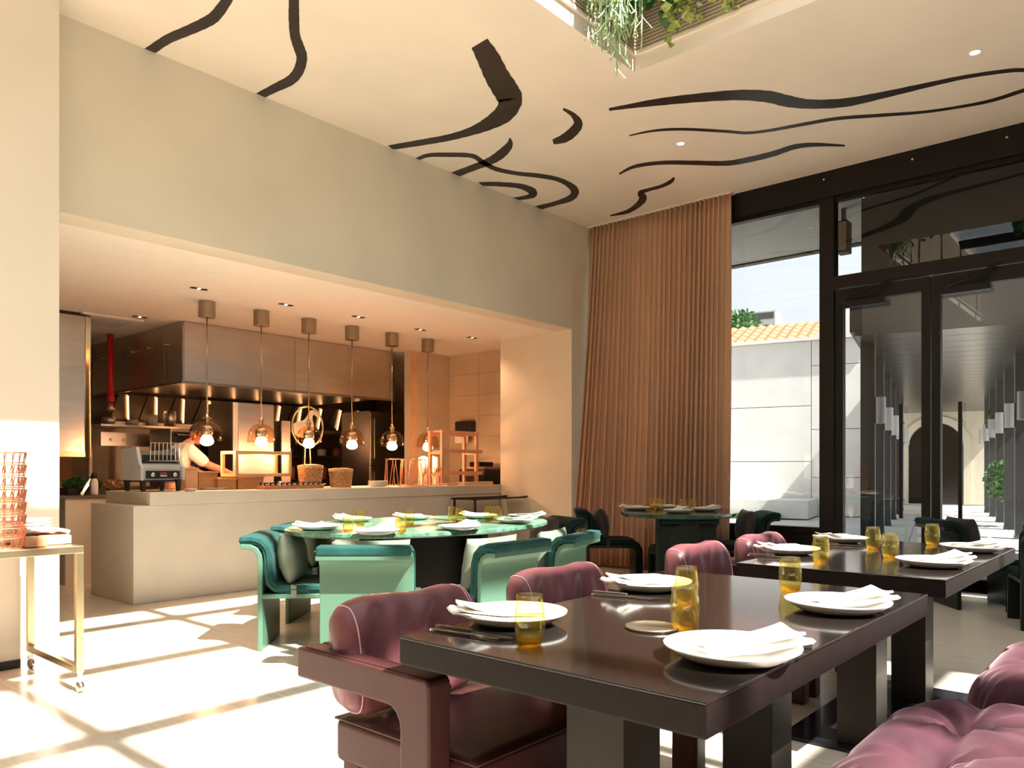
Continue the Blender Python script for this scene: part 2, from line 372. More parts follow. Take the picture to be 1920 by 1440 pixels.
# kitchen side wall: bulkhead above the opening, pier, pillar
struct(MB().box(0.5,7.46,YW,YW+0.25,KZ,T).build('wall_kitchen', M['wall']))
struct(MB().box(7.46,8.2,YW,6.70,0,T).build('wall_kitchen_pier', M['reveal']))
struct(MB().box(0.6,1.76,5.25,5.85,0,CZ).build('wall_pillar', M['pillar']))
struct(MB().box(-6,0.6,YW,YW+0.3,0,T).build('wall_left', M['wall']))
struct(MB().box(-6.2,-6,-7,12,0,T).build('wall_far_left', M['wall']))
struct(MB().box(-6,8,-7.2,-7,0,T).build('wall_rear', M['wall']))
# kitchen shell
kc = struct(MB().box(0.2,9.6,YW+0.25,12.2,KZ,KZ+0.15).build('ceiling_kitchen', M['kceil']))
struct(MB().box(0.2,0.4,YW+0.25,12.2,0,KZ).build('wall_kitchen_left', M['tile']))
struct(MB().box(0.4,9.6,11.6,11.8,0,KZ).build('wall_kitchen_back', M['steeldark']))
struct(MB().box(9.4,9.6,8.2,11.8,0,KZ).build('wall_kitchen_right', M['tile']))
# tiled alcove
ws = struct(MB().box(8.07,8.2,6.70,8.40,0,KZ).build('wall_alcove_side', M['grout']))
for r in range(10):
    z1 = KZ - r*0.305; z0 = max(0, z1-0.301)
    if z1 <= 0: break
    for c in range(3):
        y1 = 8.268 - c*0.61; y0 = max(6.70, y1-0.606)
        MB().box(8.060,8.071,y0,y1,z0,z1).build('tile', M['tile'], ws)
wb_ = struct(MB().box(7.30,9.4,8.27,8.40,0,KZ).build('wall_alcove_back', M['grout']))
for r in range(10):
    z1 = KZ - r*0.305; z0 = max(0, z1-0.301)
    if z1 <= 0: break
    MB().box(7.42,8.056,8.260,8.271,z0,z1).build('tile', M['tile'], wb_)
MB().box(7.30,7.415,8.255,8.271,0,KZ).build('corner_trim', M['woodlight'], wb_)

# counter
cf = struct(MB().box(2.82,7.46,6.71,7.62,0,0.84).build('wall_counter_front', M['counter'], bevel=0.006))
MB().box(2.95,7.47,6.69,7.62,0.84,0.95).build('countertop', M['counter'], cf, bevel=0.005)

# ------------------------------------------------------------------ glazed wall
GX = 7.97
tb = struct(MB().box(XW,8.12,-7,YW,3.87,CZ).build('trim_1', M['frame']))
for px, py in ((1711,299),(1888,258),(1545,337)):
    p = P(px, py, x=XW); bh = MB().lathe([(0.012,0),(0.010,0.008),(0,0.009)], 10).build('bolt_head', M['chrome'], tb)
    bh.location = p; bh.rotation_euler = (0, R(-90), 0)
def pane(parent, y0, y1, z0, z1, x=GX):
    return MB().box(x-0.006, x+0.006, y0, y1, z0, z1).build('pane', M['glass'], parent)
w1 = struct(MB().box(7.90,8.04,2.635,2.775,0,3.87).box(7.92,8.02,2.775,5.55,0.50,0.56).box(7.93,8.01,2.775,5.55,3.83,3.87).build('window_1', M['frame']))
pane(w1, 2.775, 5.55, 0.56, 3.83); MB().box(7.94,8.02,2.775,5.55,0,0.50).build('kick_panel', M['frame'], w1)
w2 = struct(MB().box(7.90,8.04,0.80,2.635,2.95,3.07).box(7.93,8.01,0.80,2.635,3.83,3.87).box(7.90,8.04,0.70,0.82,0,3.87).build('window_2', M['frame']))
pane(w2, 0.82, 2.635, 3.07, 3.83)
def door(name, y0, y1, flip):
    d = struct(MB().box(7.93,8.01,y0,y0+0.075,0.02,2.938).box(7.93,8.01,y1-0.075,y1,0.02,2.938).box(7.93,8.01,y0+0.075,y1-0.075,2.81,2.938).box(7.93,8.01,y0+0.075,y1-0.075,0.04,0.16).build(name, M['frame']))
    pane(d, y0+0.075, y1-0.075, 0.16, 2.81)
    MB().box(7.925,7.932,y0+0.075,y1-0.075,0.035,0.045).build('weather_strip', M['silver'], d)
    c = MB().box(7.86,7.93,(y1-0.48) if flip else (y0+0.1),(y1-0.06) if flip else (y0+0.55),2.74,2.80).build('door_closer', M['frame'], d)
    ya = y1-0.12 if flip else y0+0.2
    MB().bar((7.89,ya,2.82),(7.80,ya-0.22,2.86),0.03,0.02).bar((7.80,ya-0.22,2.86),(7.90,ya-0.42,2.955),0.03,0.02).build('closer_arm', M['frame'], c)
    yh = y0+0.235 if name == 'door_1' else y1-0.245
    MB().box(7.87,7.89,yh-0.016,yh+0.016,0.69,1.76).box(7.89,7.962,yh-0.008,yh+0.008,0.85,0.87).box(7.89,7.962,yh-0.008,yh+0.008,1.58,1.60).build('door_handle', M['frame'], d)
    return d
door('door_1', 1.775, 2.63, True); door('door_2', 0.825, 1.765, True)
m = MB(); 
for yb in (-1.1, -3.0, -4.9): m.box(7.90,8.04,yb-0.06,yb+0.06,0,3.87)
m.box(7.93,8.01,-7,0.70,2.95,3.07); m.box(7.93,8.01,-7,0.70,0,0.2)
w3 = struct(m.build('window_3', M['frame']))
for a, b in ((-7,-4.96),(-4.84,-3.06),(-2.94,-1.16),(-1.04,0.70)): pane(w3, a, b, 0.2, 2.95); pane(w3, a, b, 3.07, 3.87)

# curtain
def curt(u, v):
    # u along the wall from y 5.5 to 3.66, v from top to bottom
    y = 5.50 - 1.84*u
    n = 30.0; ph = 2*math.pi*n*(u + 0.012*math.sin(7*u+1.5*v) + 0.004*math.sin(23*u))
    amp = (0.026 + 0.010*math.sin(9*u+1.2)) * (0.75 + 0.45*v)
    if u > 0.93: amp *= max(0.2, (1-u)/0.07)
    fl = (1-u)**1.3*0.36*v**1.2 + 0.05*v
    x = 7.80 - fl + amp*math.sin(ph) + 0.02*math.sin(2*math.pi*(3*u+0.2)+v*2)*v
    y += 0.012*math.sin(ph*0.5+1.0)*v + (0.02*math.cos(ph))
    return (x, min(y, 5.535), 4.12 - 4.09*v)
ct = thing('curtain', 'tall copper-brown pleated curtain gathered in the corner beside the glazing', 'curtain', (0,0,0))
MB().grid(curt, 600, 22).build('curtain_cloth', M['curtain'], ct, smooth=True, solid=0.004)
MB().box(7.77,7.875,3.66,5.54,4.118,4.129).build('curtain_track', M['ceil'], ct)

# ================================================================== OUTSIDE
UA = R(12.27); U = Vector((math.cos(UA), math.sin(UA), 0)); V = Vector((-math.sin(UA), math.cos(UA), 0))
def uv(u, v, z=0): return U*u + V*v + Vector((0,0,z))
class UB(MB):
    def ubox(self, u0, u1, v0, v1, z0, z1):
        c = [uv(a,b,z) for z in (z0,z1) for a,b in ((u0,v0),(u1,v0),(u1,v1),(u0,v1))]
        return self.add(c, [(0,3,2,1),(4,5,6,7),(0,1,5,4),(1,2,6,5),(2,3,7,6),(3,0,4,7)])
g = struct(MB().box(8.0,60,-25,45,-0.25,-0.03).build('ground_courtyard', M['paving']))
for i in range(9):
    for j in range(-4, 1):
        UB().ubox(8.6+i*1.6, 8.6+i*1.6+1.585, j*0.8-0.4+0.8, j*0.8+0.385+0.8, -0.03, -0.012).build('paving_slab', M['paving'], g)
# courtyard wall with panels
cw = struct(UB().ubox(20.72,21.0,1.25,22,0,4.30).build('wall_courtyard', M['concrete']))
vcols = [1.25, 2.75, 5.6, 8.4, 11.5, 15, 19]
for i in range(len(vcols)-1):
    hs = [0.0,1.35,2.75,4.38] if i % 2 else [0.0,0.95,2.15,3.75,4.38]
    for k in range(len(hs)-1):
        UB().ubox(20.60,20.72,vcols[i]+0.008,vcols[i+1]-0.008,hs[k]+0.008,hs[k+1]-0.008).build('render_panel', M['concrete'], cw)
UB().ubox(20.45,21.05,1.2,22,4.38,4.46).build('coping', M['concrete'], cw)
UB().ubox(18.9,20.6,2.6,22,0,0.42).build('raised_bed', M['concrete'], cw)
tag(UB().ubox(18.75,18.9,3.2,9.5,-0.03,0.10).build('grass_strip', M['grass']), 'thin strip of grass at the foot of the white courtyard wall', 'grass')
# eave soffit boards
ef = struct(MB().box(9.98,10.1,2.45,7.5,3.93,4.2).build('trim_2', M['frame']))
yb = 2.45
for y1 in (3.05, 4.55, 6.05, 7.5):
    MB().box(8.12,9.98,yb+0.008,y1-0.008,3.95,3.99).build('soffit_board', M['soffit'], ef); yb = y1
MB().box(8.12,8.4,2.45,7.5,3.90,3.95).build('soffit_edge_board', M['soffit'], ef)
sp = thing('outdoor_speaker', 'brown box speaker hung under the white eave outside', 'speaker', P(1582,446,x=8.6))
MB().box(-0.08,0.08,-0.06,0.06,-0.17,0.17).build('case', M['frame'], sp, bevel=0.01); MB().box(-0.085,-0.08,-0.05,0.05,-0.15,0.15).build('grille', M['brass'], sp)
MB().box(-0.02,0.02,-0.02,0.02,0.17,0.60).build('bracket', M['frame'], sp)
# dark canopy between the facade and the walkway
a = P(1615,600,x=8.25); b = P(1617,600,d=10.9); c = P(2300,600,d=10.9); c = uv(U.dot(b), -7.0); d_ = Vector((8.25,-7.0,0))
poly = [(a.x,a.y),(d_.x,d_.y),(c.x,c.y),(b.x,b.y)]
struct(MB().prism(poly,'z',3.04,4.6).build('roof_canopy', M['canopy']))
# covered walkway
u0 = U.dot(b); UE = 29.2
wk = struct(UB().ubox(u0,UE,-2.3,1.08,3.10,3.55).build('roof_walkway', M['column']))  # right side extended past the columns, added to shade the end wall
k = 0; uu = u0
while uu < UE-0.2:
    UB().ubox(uu+0.010,min(UE,uu+0.590),-2.25,1.02,3.04,3.10).build('soffit_plank', M['walkmetal'], wk); uu += 0.6
for ul in (13.5, 18.5, 23.5):
    UB().add(*[(lambda L: (L.v, L.f))(MB().lathe([(0.10,0),(0.09,-0.01),(0,-0.012)], 20, tuple(uv(ul,0.05,3.038))))][0]).build('recessed_lamp', M['silver'], wk)
n = 0
ords = ['first','second','third','fourth','fifth','sixth','seventh']
for side, vv in (('left',0.92),('right',-1.25)):
    for i in range(6):
        uc = 13.05 + 2.32*i
        t = thing('walkway_column', f'dark grey square walkway column, {ords[i]} on the {side} counting from the glass door', 'column', uv(uc, vv), UA, 'columns of the covered walkway')
        MB().box(-0.1,0.1,-0.1,0.1,-0.02,3.1).build('shaft', M['column'], t)
        MB().box(-0.11,0.11,-0.11,0.11,-0.02,0.03).build('base_plate', M['column'], t)
        s = -1 if side == 'left' else 1
        sc = MB().lathe([(0.075,-0.2),(0.075,0.2)], 16, (-0.05, s*0.175, 2.05)).build('wall_lamp', M['silver'], t)
        MB().box(-0.07,-0.03,min(s*0.09,s*0.12),max(s*0.09,s*0.12),2.0,2.1).build('lamp_bracket', M['column'], sc)
# end wall with arch door
aw = struct(UB().ubox(UE,UE+0.3,-5.5,1.2,0,5.0).build('wall_walkway_end', M['cream']))
def archpts(r, h, n=14): return [(-r,0),( r,0)] + [(r*math.cos(math.pi*i/n), h+r*math.sin(math.pi*i/n)) for i in range(n+1)]
arch = thing('arched_door', 'dark arched wooden door at the far end of the walkway', 'door', uv(UE-0.02, 0.02), UA - R(90))
MB().prism(archpts(0.78,1.90),'y',-0.02,0.06).build('door_leaf', M['oven'], arch)
outer = archpts(1.02,1.90)[1:]; inner = archpts(0.80,1.90)[1:]
vs = []; fs = []
o2 = [(1.02,0)]+outer[1:]+[(-1.02,0)]; i2 = [(0.80,0)]+inner[1:]+[(-0.80,0)]
for (ax,az),(bx_,bz_) in zip(o2,i2):
    vs += [(ax,-0.06,az),(bx_,-0.06,bz_),(ax,0.02,az),(bx_,0.02,bz_)]
for i in range(len(o2)-1):
    p = i*4; q = p+4; fs += [(p,p+1,q+1,q),(p,q,q+2,p+2),(p+1,p+3,q+3,q+1)]
MB().add(vs, fs).build('stone_surround', M['cream'], arch)
dk_ = MB().lathe([(0.05,0),(0.05,0.03),(0,0.035)],12).build('door_knob', M['antique'], arch)
dk_.location = (0.1,-0.02,1.05); dk_.rotation_euler = (R(90),0,0)
# roofs and tower beyond the wall
rt = thing('tiled_roof', 'orange clay tiled roof rising behind the white courtyard wall', 'roof', (0,0,0))
rows = 7
for r in range(rows):
    ua, za = 23.0+r*0.45, 4.62+r*0.17
    m = UB()
    for s in range(60):
        v0 = 3.1 + s*0.30
        c = [uv(ua,v0,za),uv(ua,v0+0.15,za+0.07),uv(ua,v0+0.30,za),uv(ua+0.55,v0,za+0.19),uv(ua+0.55,v0+0.15,za+0.26),uv(ua+0.55,v0+0.30,za+0.19)]
        m.add(c,[(0,1,4,3),(1,2,5,4)])
    m.build('tile_row', M['rooftile'], rt, solid=0.02)
UB().ubox(23.2,27,3.1,21,0,4.6).build('eave_wall', M['concrete'], rt)
gw = P(1597,615,d=21.5)
tag(UB().ubox(22.2,22.5,V.dot(gw)-0.12,V.dot(gw)+0.22,0,5.25).build('gable_pier', M['concrete']), 'white rendered gable pier behind the courtyard wall', 'wall')
tw = thing('office_tower', 'distant grey office tower rising above the tiled roof', 'building', P(1420,640,d=60).xy.to_3d())
tw.rotation_euler = (0,0,UA)
ztop = P(1420,592,d=60).z
MB().box(-1.5,1.5,-1.6,0.9,0,ztop).build('tower_block', M['greytile'], tw)
for i in range(3):
    MB().box(-1.52,-1.5,-1.5,0.8,ztop-0.6-i*0.95,ztop-0.1-i*0.95).build('window_band', M['glass'], tw)
MB().box(-1.2,1.2,0.9,2.1,0,ztop-0.4).build('side_block', M['silver'], tw)
def leaf_cloud(name, mt, c, rad, n, size, parent=None, sq=(1,1,1)):
    m = MB()
    for i in range(n):
        d = Vector((random.gauss(0,1),random.gauss(0,1),random.gauss(0,1))).normalized()*rad*random.random()**0.4
        p = Vector(c) + Vector((d.x*sq[0],d.y*sq[1],d.z*sq[2]))
        a = Vector((random.gauss(0,1),random.gauss(0,1),random.gauss(0,1))).normalized(); b2 = a.cross(Vector((random.random(),random.random(),random.random()))).normalized()
        m.add([p-a*size, p+b2*size*0.45, p+a*size, p-b2*size*0.45], [(0,1,2,3)])
    return m.build(name, mt, parent)
for nm, lab, px, py, dd, rad in (('tree','small leafy tree top left of the distant office tower',1388,618,55,1.5),('shrub','green shrub behind the right-hand walkway columns',1893,790,17,0.45),('shrub','green shrub low beyond the nearest right-hand column',1898,900,15.5,0.5)):
    p = P(px,py,d=dd); t = thing(nm, lab, nm, (p.x,p.y,-0.03))
    zc = p.z+0.03
    leaf_cloud('foliage', M['leaf'], (0,0,zc), rad, 500, rad*0.16, t)
    MB().tube([(0,0,0),(0.03,0,zc*0.5),(0,0,zc)], 0.04, 6).build('trunk', M['wood'], t)

# hanging plants in the roof light
def strands(name, label, cx, cy_, n, spread, zt, lens, mt, cat='plant'):
    t = thing(name, label, cat, (cx,cy_,zt))
    for q in range(n):
        m = MB(); x = random.gauss(0,spread[0]); y = random.gauss(0,spread[1]); L = random.uniform(*lens)
        pts = []; px_, py_ = x, y
        steps = 9
        for i in range(steps):
            pts.append((px_, py_, -L*i/(steps-1))); px_ += random.gauss(0,0.012); py_ += random.gauss(0,0.012)
        m.tube(pts, 0.005, 4)
        for b in range(int(L*26)):
            f = random.random(); p = Vector((x,y,-L*f)) + (Vector(pts[min(8,int(f*8))])-Vector((x,y,-L*min(8,int(f*8))/8)))
            l2 = random.uniform(0.04,0.11); e = p + Vector((random.gauss(0,0.035),random.gauss(0,0.035),-l2))
            m.tube([p,(p+e)/2+Vector((random.gauss(0,0.006),0,0)),e], 0.0042, 3)
        m.build('trailing_stem', mt, t)
    return t
c1 = P(1158,60,y=SY1-0.14)
trough = thing('planter_trough', 'long dark planter trough high in the roof light corner', 'planter', (4.45, SY1-0.16, 4.84))
MB().box(-1.1,0.50,-0.14,0.138,0,0.03).box(-1.1,0.50,-0.14,-0.12,0.03,0.22).box(-1.1,0.50,0.118,0.138,0.03,0.22).build('trough_body', M['frame'], trough)
MB().box(-1.08,0.48,-0.118,0.116,0.03,0.18).build('soil', M['wood'], trough)
strands('trailing_plant','pale green stringy plant trailing below the ceiling from the roof light corner', P(1160,90,y=2.93).x, 2.93, 26, (0.10,0.05), 4.86, (0.55,0.95), M['leafpale'])
strands('trailing_plant','wispy trailing plant on the sunlit left of the roof light corner', P(1132,60,y=2.97).x, 2.97, 14, (0.06,0.04), 4.86, (0.4,0.72), M['leafpale'])
def leafy(name, label, c, drops, size, mt):
    t = thing(name, label, 'plant', c)
    for (dx,dy,L,n) in drops:
        MB().tube([(dx*0.3,dy*0.3,0),(dx,dy,-L*0.4),(dx*1.1,dy*1.1,-L)],0.005,4).build('vine', M['leaf'], t)
        for i in range(n):
            f = random.random(); p = Vector((dx+random.gauss(0,0.05),dy+random.gauss(0,0.05),-L*f))
            a = Vector((random.gauss(0,1),random.gauss(0,1),random.gauss(0,0.6)-0.4)).normalized(); b2 = a.cross(Vector((random.gauss(0,1),random.gauss(0,1),random.gauss(0,1)))).normalized(); nn = a.cross(b2)*0.2
            s = size*random.uniform(0.7,1.2)
            lf = MB().add([p, p+(a*0.5+b2*0.42+nn)*s, p+a*s, p+(a*0.5-b2*0.42+nn)*s, p+a*0.5*s], [(0,1,4),(1,2,4),(2,3,4),(3,0,4)]).build('leaf', mt, t)
    return t
lx = SX1-0.17
trough2 = thing('planter_trough', 'second dark planter trough along the right side of the roof light', 'planter', (lx, 2.2, 4.84), R(90))
MB().box(-0.9,0.6,-0.14,0.138,0,0.03).box(-0.9,0.6,-0.14,-0.12,0.03,0.22).box(-0.9,0.6,0.118,0.138,0.03,0.22).build('trough_body', M['frame'], trough2)
MB().box(-0.88,0.58,-0.118,0.116,0.03,0.18).build('soil', M['wood'], trough2)
leafy('variegated_plant','yellow-edged leafy plant spilling over the slatted roof light wall', (lx, 2.62, 4.86), [(0,0.10,0.50,40),(-0.06,0.0,0.72,60),(0,-0.10,0.60,50),(-0.05,-0.22,0.56,50),(0.02,-0.32,0.66,46),(-0.03,-0.42,0.42,30)], 0.075, M['leafyellow'])
leafy('dark_leafy_plant','dark green broad-leaved plant filling the roof light corner', (lx-0.05, 2.84, 4.88), [(0.0,-0.02,0.46,40),(-0.12,0.0,0.42,34),(0.04,-0.12,0.50,36)], 0.14, M['leaf'])
# more planting on the roof beams; it dapples the sunlight below
for lab, cx, cyy, n, sp_xy in (('feathery plant hanging from the roof beams above the near black table', 1.62,-1.72,90,(0.30,0.16)),
                        ('feathery plant hanging from the roof beams above the tufted seats', 2.45,-3.05,110,(0.42,0.20)),
                        ('feathery plant hanging from the roof beams above the trolley', 0.75,-0.62,90,(0.35,0.16)),
                        ('feathery plant hanging from the roof beams beside the pillar', 1.45,1.95,80,(0.35,0.10))):
    t = thing('hanging_plant', lab, 'plant', (cx,cyy,5.18))
    leaf_cloud('foliage', M['leaf'], (0,0,-0.16), 0.45, n, 0.075, t, (sp_xy[0]*2.2,sp_xy[1]*2.2,0.35))
    for q in range(5):
        x = random.uniform(-1,1)*sp_xy[0]; y = random.uniform(-1,1)*sp_xy[1]
        MB().tube([(x*0.5,y*0.5,0.05),(x,y,-0.12),(x*1.2,y*1.2,-0.35)],0.006,4).build('stem', M['leaf'], t)
# recessed downlights in the main ceiling
for lab, px, py in (('recessed spotlight in the ceiling near the long brush strokes on the right',1828,98),('recessed spotlight in the ceiling between the thin brush strokes',1276,269)):
    p = P(px,py,z=CZ); t = thing('downlight', lab, 'light', (p.x,p.y,CZ))
    MB().lathe([(0.046,-0.001),(0.046,-0.005),(0.036,-0.005),(0.033,-0.001)],24,closed=True).build('bezel', M['white'], t)
    MB().lathe([(0.033,-0.0015),(0,-0.002)],20).build('lens', M['lampglow'], t)

# ================================================================== FURNITURE
def pillow_fn(w, h, t, e=0.55):
    """plump cushion: u,v in 0..1 -> front or back point"""
    def fn(side):
        def g(u, v):
            x = 2*u-1; z = 2*v-1
            # pull edges in a little between the corners
            ex = 1 - 0.05*(1-z*z); ez = 1 - 0.05*(1-x*x)
            th = (max(0,(1-x*x))*max(0,(1-z*z)))**0.42
            wr = 1 + 0.05*math.sin(9*x+4*z)*math.sin(7*z)
            return (x*w/2*ex, side*t/2*th*wr, z*h/2*ez)
        return g
    return fn
def pillow(w, h, t, n=18):
    m = MB(); f = pillow_fn(w,h,t); m.grid(f(1), n, n); m.grid(f(-1), n, n); return m

# ---------------------------------------------- shell-back chairs
CW = 0.265
def shell_chair(name, label, m_shell, m_velvet, m_cush, cushion=True):
    t = thing(name, label, 'chair')
    # back panel with outward rolled lip (faces +y, back at -y)
    prof = [(-0.262,0.0),(-0.262,0.30),(-0.262,0.55),(-0.268,0.605),(-0.288,0.642),(-0.322,0.660),(-0.385,0.662)]
    strip(MB(), prof, 0.032, 'x', -CW, CW).build('back_panel', m_shell, t, bevel=0.006)
    strip(MB(), [(-0.25,0.345),(0.12,0.345),(0.185,0.342),(0.222,0.325),(0.238,0.29),(0.24,0.0)], 0.03, 'x', -CW, CW).build('front_panel', m_shell, t, bevel=0.006)
    vp = [(-0.392,0.698),(-0.32,0.702),(-0.268,0.688),(-0.232,0.652),(-0.216,0.60),(-0.214,0.50),(-0.205,0.43),(-0.17,0.397),(-0.10,0.388),(0.12,0.388),(0.20,0.384),(0.25,0.362),(0.276,0.315),(0.279,0.22),(0.279,0.04)]
    strip(MB(), vp, 0.055, 'x', -CW+0.004, CW-0.004).build('upholstery', m_velvet, t, bevel=0.018, seg=3)
    for s in (-1, 1):
        pp = [(s*(CW-0.002), y-0.0, z-0.028 if z > 0.36 and y > -0.2 else z) for y, z in vp]
        pip = [(s*(CW-0.001), y + (0.030 if y < -0.21 else 0) - (0.0), z) for y, z in vp]
        MB().tube(smooth_line([(s*(CW-0.002), y, z) for y, z in vp], 2), 0.006, 6).build('piping', m_velvet, t, smooth=True)
    if cushion:
        c = pillow(0.46, 0.34, 0.17).build('cushion', m_cush, t, smooth=True)
        c.location = (0, -0.108, 0.575); c.rotation_euler = (R(9), 0, 0)
        strip(MB(), [(-0.06,0.418),(0.0,0.419),(0.035,0.419)], 0.004, 'x', CW-0.001, CW+0.003).box(CW-0.004,CW+0.003,-0.07,-0.035,0.34,0.42).build('cushion_strap', m_cush, t)
    return t
gch = shell_chair('shell_chair', 'mint lacquered chair with teal velvet', M['mint'], M['teal'], M['celadon'])
def facing(dx, dy): return math.atan2(dy, dx) - R(90)
def chair_at(proto, lip, f, label, group):
    """lip: centre of the rolled top edge; f: facing direction"""
    l = math.hypot(*f); fx, fy = f[0]/l, f[1]/l
    return place(proto, USED, (lip[0]+fx*0.36, lip[1]+fy*0.36, 0), facing(fx,fy), label, group)
GG = 'mint chairs around the green marble table'
chair_at(gch, (2.74,4.66), (0.72,-0.69), 'mint and teal velvet chair in profile at the left end of the marble table', GG)
chair_at(gch, (3.38,5.28), (0.62,-0.78), 'mint and teal velvet chair half hidden behind the left end of the marble table', GG)
chair_at(gch, (2.68,3.42), (0.74,0.67), 'mint chair seen square from behind, front left of the marble table', GG)
chair_at(gch, (3.47,2.95), (-0.02,1.0), 'mint chair turned to the left, front right of the marble table', GG)
chair_at(gch, (4.20,3.02), (-0.28,0.96), 'mint chair at the right end of the marble table, next to the rose chair back', GG)

dch = shell_chair('shell_chair', 'dark green', M['darkgreen'], M['darkvelvet'], M['darkcushion'])
DG = 'dark green velvet chairs at the far tables'
# ---------------------------------------------- green marble table
def oval(name, label, cx, cy_, a, b, z0, z1, mt, rz=0, p=2.0, leg=None, legm=None):
    t = thing(name, label, 'table', (cx,cy_,0), rz); n = 72; prof = []
    def pt(k, s):
        an = 2*math.pi*k/n; c, d = math.cos(an), math.sin(an)
        return (a*s*math.copysign(abs(c)**(2/p), c), b*s*math.copysign(abs(d)**(2/p), d))
    m = MB(); vs = []; fs = []
    lv = [(0.0,z1),(0.55,z1),(0.985,z1),(1.0,z1-0.006),(1.0,z0+0.01),(0.98,z0),(0.5,z0),(0.0,z0)]
    for s, z in lv:
        for k in range(n): x, y = pt(k, max(s,1e-4)); vs.append((x,y,z))
    for i in range(len(lv)-1):
        for k in range(n): fs.append((i*n+k, i*n+(k+1)%n, (i+1)*n+(k+1)%n, (i+1)*n+k))
    m.add(vs, fs).build('tabletop', mt, t)
    for (x0,x1,y0,y1) in leg: MB().box(x0,x1,y0,y1,0,z0).build('pedestal_slab', legm, t, bevel=0.006)
    return t
oval('marble_table', 'oval green marble dining table between the counter and the mint chairs', 3.92, 4.27, 1.10, 0.76, 0.715, 0.75, M['marble'], leg=[(-0.45,-0.38,-0.22,0.22),(0.38,0.45,-0.22,0.22),(-0.38,0.38,-0.03,0.03)], legm=M['bronzeleg'])
oval('dark_marble_table', 'dark green marble table standing in front of the brown curtain', 6.70, 3.71, 0.80, 0.54, 0.715, 0.75, M['darkmarble'], rz=R(29), p=2.5, leg=[(-0.35,-0.28,-0.2,0.2),(0.28,0.35,-0.2,0.2),(-0.28,0.28,-0.03,0.03)], legm=M['darkgreen'])
# far dark chairs
fc = P(1293,975,z=0.69)
chair_at(dch, (6.41,3.42), (0.75,0.66), 'dark green chair seen from behind at the dark table by the curtain', DG)
chair_at(dch, (6.72,4.92), (0.62,-0.78), 'dark green chair in profile left of the dark table by the curtain', DG)
chair_at(dch, (7.54,3.13), (-0.60,0.80), 'dark green chair beside the window, right of the dark table', DG)
chair_at(dch, (5.50,4.12), (-0.88,0.42), 'dark chair at the right end of the marble table, half hidden by a mint chair', DG)
chair_at(dch, (7.30,1.62), (0.60,-0.80), 'dark green chair in front of the glass doors behind the second black table', DG)
chair_at(dch, (6.52,0.60), (0.95,0.30), 'dark green chair cut off by the right edge of the picture', DG)

# ---------------------------------------------- black dining tables
def dining_table(label, x0, y0):
    t = thing('dining_table', label, 'table', (x0,y0,0)); L, W = 1.52, 0.80
    MB().box(0,L,0,W,0.687,0.742).build('edge_frame', M['tableedge'], t)
    MB().box(0,L,0,W,0.742,0.75).build('tabletop', M['tabletop'], t, bevel=0.002)
    MB().box(0.002,L-0.002,0.002,W-0.002,0.683,0.687).build('edge_strip', M['bronzeleg'], t)
    for xp in (0.19, 0.98): MB().box(xp,xp+0.155,0.29,0.445,0.014,0.683).build('post_leg', M['bronzeleg'], t, bevel=0.003)
    MB().box(0.12,1.34,0.10,0.66,0,0.014).build('base_plate', M['blackgloss'], t, bevel=0.002)
    return t
dining_table('near black dining table with bronze post legs in the foreground', 1.22, 0.62)
dining_table('second black dining table further back towards the glass doors', 3.13, 0.65)

